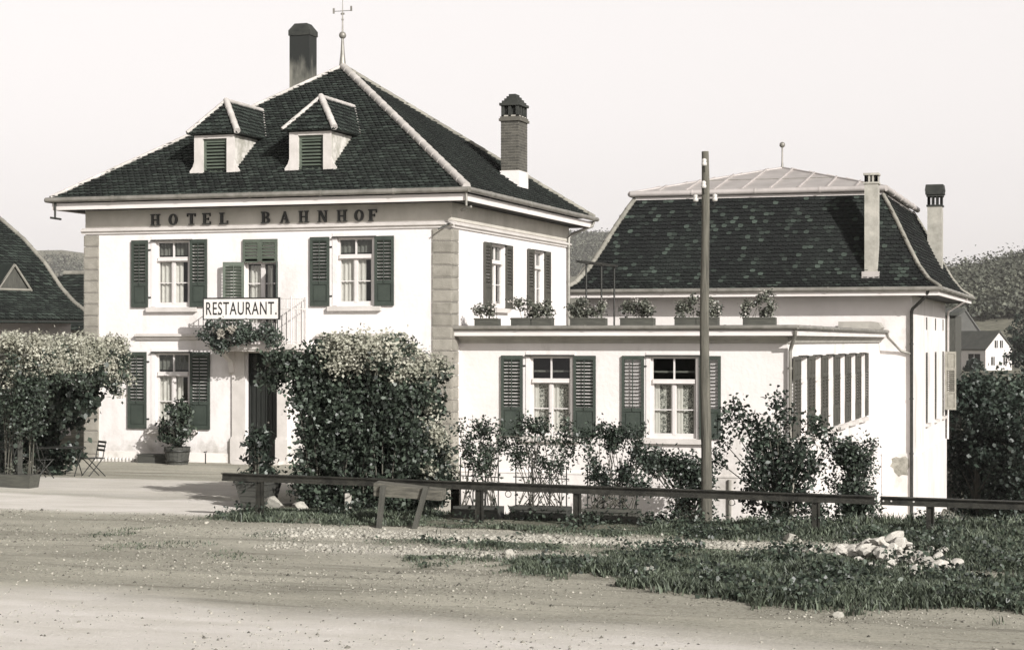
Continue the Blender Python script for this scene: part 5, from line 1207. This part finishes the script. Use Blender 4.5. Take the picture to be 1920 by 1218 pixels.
# distant houses
def gable_house(name,lab,cat,corner,g,W,Ln,zb,ze,zr,wall_m,roof_m,wins=(),overh=.4):
    g=Vector((*g,0)).normalized(); w=Vector((-g.y,g.x,0)); c=Vector((*corner,0)); t=thing(name,lab,cat,(corner[0],corner[1],zb))
    P=lambda a,l,z:c+w*a-g*l+Z3*z
    b=MB()
    b.face([P(0,0,zb-4),P(W,0,zb-4),P(W,0,ze),P(W/2,0,zr),P(0,0,ze)],.5); b.face([P(0,Ln,zb-4),P(0,0,zb-4),P(0,0,ze),P(0,Ln,ze)],.5); b.face([P(W,0,zb-4),P(W,Ln,zb-4),P(W,Ln,ze),P(W,0,ze)],.5); b.face([P(W,Ln,zb-4),P(0,Ln,zb-4),P(0,Ln,ze),P(W/2,Ln,zr),P(W,Ln,ze)],.5)
    b.build('wall',wall_m,t)
    b=MB(); sl=(zr-ze)/(W/2)
    for s in (0,1):
        e=lambda l,up: P(-overh if s==0 else W+overh,l,ze-overh*sl+up); r_=lambda l,up: P(W/2,l,zr+up)
        b.hexa([e(-overh,.05),e(Ln+overh,.05),r_(Ln+overh,.05),r_(-overh,.05),e(-overh,.3),e(Ln+overh,.3),r_(Ln+overh,.3),r_(-overh,.3)])
    b.build('roof',roof_m,t)
    for (side,a,z,ww,hh) in wins:
        b=MB(); F=Face(c,w,g) if side=='g' else Face(c,-g,-w)
        F.box(b,a-ww/2,a+ww/2,.01,.08,z,z+hh); fr_=b.build('window',room_m,t)
        b=MB(); F.box(b,a-.06,a+.06,.08,.12,z,z+hh); b.build('window_bar',white,fr_)
    return t
gable_house('farmhouse','distant white gabled farmhouse with a long dark roof among the trees','house',(-7.9,363.7),(.766,-.643),8.0,15,-2.8,1.6,5.2,far_wall,far_roof,[('g',3.2,1.8,.9,1.6),('g',4.8,1.8,.9,1.6),('g',2.2,-1.9,1.0,1.8),('g',5.9,-1.9,1.0,1.8),('s',3.2,-1.2,3.4,1.7),('s',10,-.8,1.2,1.4)])
gable_house('slate_barn','large distant grey slate-clad barn rising behind the farmhouse roof','barn',(-24.6,465),(.05,-1),9.6,18,-3,5.0,12.2,far_slate,far_slate,[],.3)
sh_=thing('timber_shed','narrow dark timber shed just behind the far end of the annex','shed',(8.4,50,-6))
b=MB(); b.box(6.2,9.75,49,53,-8,4.6); b.build('wall',dark_wood,sh_)
b=MB(); b.hexa([(6,48.8,4.6),(9.95,48.8,4.6),(9.95,53.2,4.9),(6,53.2,4.9),(6,48.8,4.75),(9.95,48.8,4.75),(9.95,53.2,5.05),(6,53.2,5.05)]); b.build('roof',far_roof,sh_)
# far woods on the hills: one mass each
def forest(name,pxr,Yr,n,hgt,size,k=46):
    th=.309; s,c=math.sin(th),math.cos(th); PP=[];NN=[];SS=[]
    for _ in range(n):
        a=(rnd.uniform(*pxr)-960)/3502; Y=rnd.uniform(*Yr); x=17.14+Y*(a*c-s); y=-48.18+Y*(a*s+c); z=gz(x,y)
        if Y<700 and n2(x,y,.012,70)<-.05: continue
        h=hgt*rnd.uniform(.6,1.2); q=nr.normal(size=(k,3))*np.array([.26,.26,.30])*h; q[:,2]+=.5*h
        PP.append(q+np.array([x,y,z])); NN.append(unit(q-np.array([0,0,.4*h])))
    P=np.concatenate(PP); o=leaf_obj(name,P,np.concatenate(NN),nr.uniform(*size,len(P)),forest_m,None,.6,.45); tag(o,kind='stuff')
forest('hillside_wood',(1740,2300),(620,1080),2700,9.5,(.7,1.5),80)
forest('ridge_wood',(1740,1990),(1350,1620),420,13,(1.6,3.0),60)
forest('far_ridge_wood',(-60,230),(1950,2420),1500,9,(1.6,3),34)
forest('far_ridge_wood',(1040,1180),(1950,2420),700,9,(1.6,3),34)

hzm=bpy.data.materials.new('valley_haze'); hzm.use_nodes=True; nt=hzm.node_tree
for q in list(nt.nodes):
    if q.type!='OUTPUT_MATERIAL': nt.nodes.remove(q)
pv=nt.nodes.new('ShaderNodeVolumePrincipled'); pv.inputs['Density'].default_value=.00010; pv.inputs['Color'].default_value=(1,.97,.95,1); pv.inputs['Anisotropy'].default_value=0
nt.links.new(pv.outputs[0],[q for q in nt.nodes if q.type=='OUTPUT_MATERIAL'][0].inputs['Volume'])
b=MB(); b.box(-2700,1600,-95,3700,-16,190); tag(b.build('haze',hzm),kind='stuff')

# ================================================================== SKY, SUN, CAMERA
el=math.radians(25.5); azb=math.radians(180-50)      # sun to the right behind the camera
tosun=Vector((math.sin(azb)*math.cos(el),math.cos(azb)*math.cos(el),math.sin(el)))
W_=bpy.data.worlds.new('World'); S.world=W_; W_.use_nodes=True; nt=W_.node_tree; N=nt.nodes; L=nt.links
sky=N.new('ShaderNodeTexSky'); sky.sky_type='NISHITA'; sky.sun_disc=False; sky.sun_elevation=el; sky.sun_rotation=azb; sky.air_density=1.0; sky.dust_density=3.5; sky.altitude=300
hs=N.new('ShaderNodeHueSaturation'); hs.inputs['Saturation'].default_value=0.0; hs.inputs['Value'].default_value=.45; L.new(sky.outputs[0],hs.inputs['Color'])
mx=N.new('ShaderNodeMix'); mx.data_type='RGBA'; mx.blend_type='MULTIPLY'; mx.inputs[0].default_value=1; L.new(hs.outputs[0],mx.inputs[6]); mx.inputs[7].default_value=(1,.96,.95,1)
tcw=N.new('ShaderNodeTexCoord'); sx=N.new('ShaderNodeSeparateXYZ'); L.new(tcw.outputs['Generated'],sx.inputs[0])
rm=N.new('ShaderNodeMapRange'); rm.interpolation_type='SMOOTHSTEP'; rm.inputs[1].default_value=.20; rm.inputs[2].default_value=.50; rm.inputs[3].default_value=1; rm.inputs[4].default_value=.04; L.new(sx.outputs['Z'],rm.inputs[0])
hz=N.new('ShaderNodeMix'); hz.data_type='RGBA'; hz.blend_type='ADD'; L.new(rm.outputs[0],hz.inputs[0]); L.new(mx.outputs[2],hz.inputs[6]); hz.inputs[7].default_value=(5.15,4.92,4.84,1)   # thin white summer haze near the horizon, cut off overhead to weaken fill light
L.new(hz.outputs[2],N['Background'].inputs[0]); N['Background'].inputs[1].default_value=.12
sl=bpy.data.lights.new('sun','SUN'); sl.energy=5.0; sl.angle=math.radians(.53); sl.color=(1,.97,.93)
so=bpy.data.objects.new('sun',sl); C.objects.link(so); so.rotation_euler=(-tosun).to_track_quat('-Z','Y').to_euler(); so.location=(30,-40,40)
cam=bpy.data.cameras.new('camera'); co=bpy.data.objects.new('camera',cam); C.objects.link(co); S.camera=co
co.location=(17.14,-48.18,3.32); co.rotation_euler=(math.pi/2,0,.309); cam.sensor_width=36; cam.lens=3502/1920*36; cam.shift_y=29.7/1920; cam.clip_end=9000; cam.clip_start=.5
S.view_settings.view_transform='Standard'; S.view_settings.look='None'; S.view_settings.exposure=0.18; S.view_settings.gamma=1.0
# soot on the tall chimney: black above a ragged edge
sm=bpy.data.materials.new('soot_stained_render'); sm.use_nodes=True; nt=sm.node_tree; N=nt.nodes; L=nt.links; bs=N['Principled BSDF']; bs.inputs['Roughness'].default_value=.9
tc=N.new('ShaderNodeTexCoord'); sp=N.new('ShaderNodeSeparateXYZ'); L.new(tc.outputs['Object'],sp.inputs[0])
n_=N.new('ShaderNodeTexNoise'); n_.inputs['Scale'].default_value=1.7; n_.inputs['Detail'].default_value=5; mp=N.new('ShaderNodeMapping'); mp.inputs['Scale'].default_value=(1.6,1.6,.5); L.new(tc.outputs['Object'],mp.inputs['Vector']); L.new(mp.outputs['Vector'],n_.inputs['Vector'])
ma=N.new('ShaderNodeMath'); ma.operation='MULTIPLY_ADD'; ma.inputs[1].default_value=2.6; L.new(n_.outputs['Fac'],ma.inputs[0]); L.new(sp.outputs['Z'],ma.inputs[2])
mr=N.new('ShaderNodeMapRange'); mr.inputs[1].default_value=13.4; mr.inputs[2].default_value=14.1; L.new(ma.outputs[0],mr.inputs[0])
mc=N.new('ShaderNodeMix'); mc.data_type='RGBA'; mc.inputs[6].default_value=(.20,.195,.165,1); mc.inputs[7].default_value=(.018,.02,.018,1); L.new(mr.outputs[0],mc.inputs[0]); L.new(mc.outputs[2],bs.inputs['Base Color'])
SOOT.data.materials.clear(); SOOT.data.materials.append(sm)
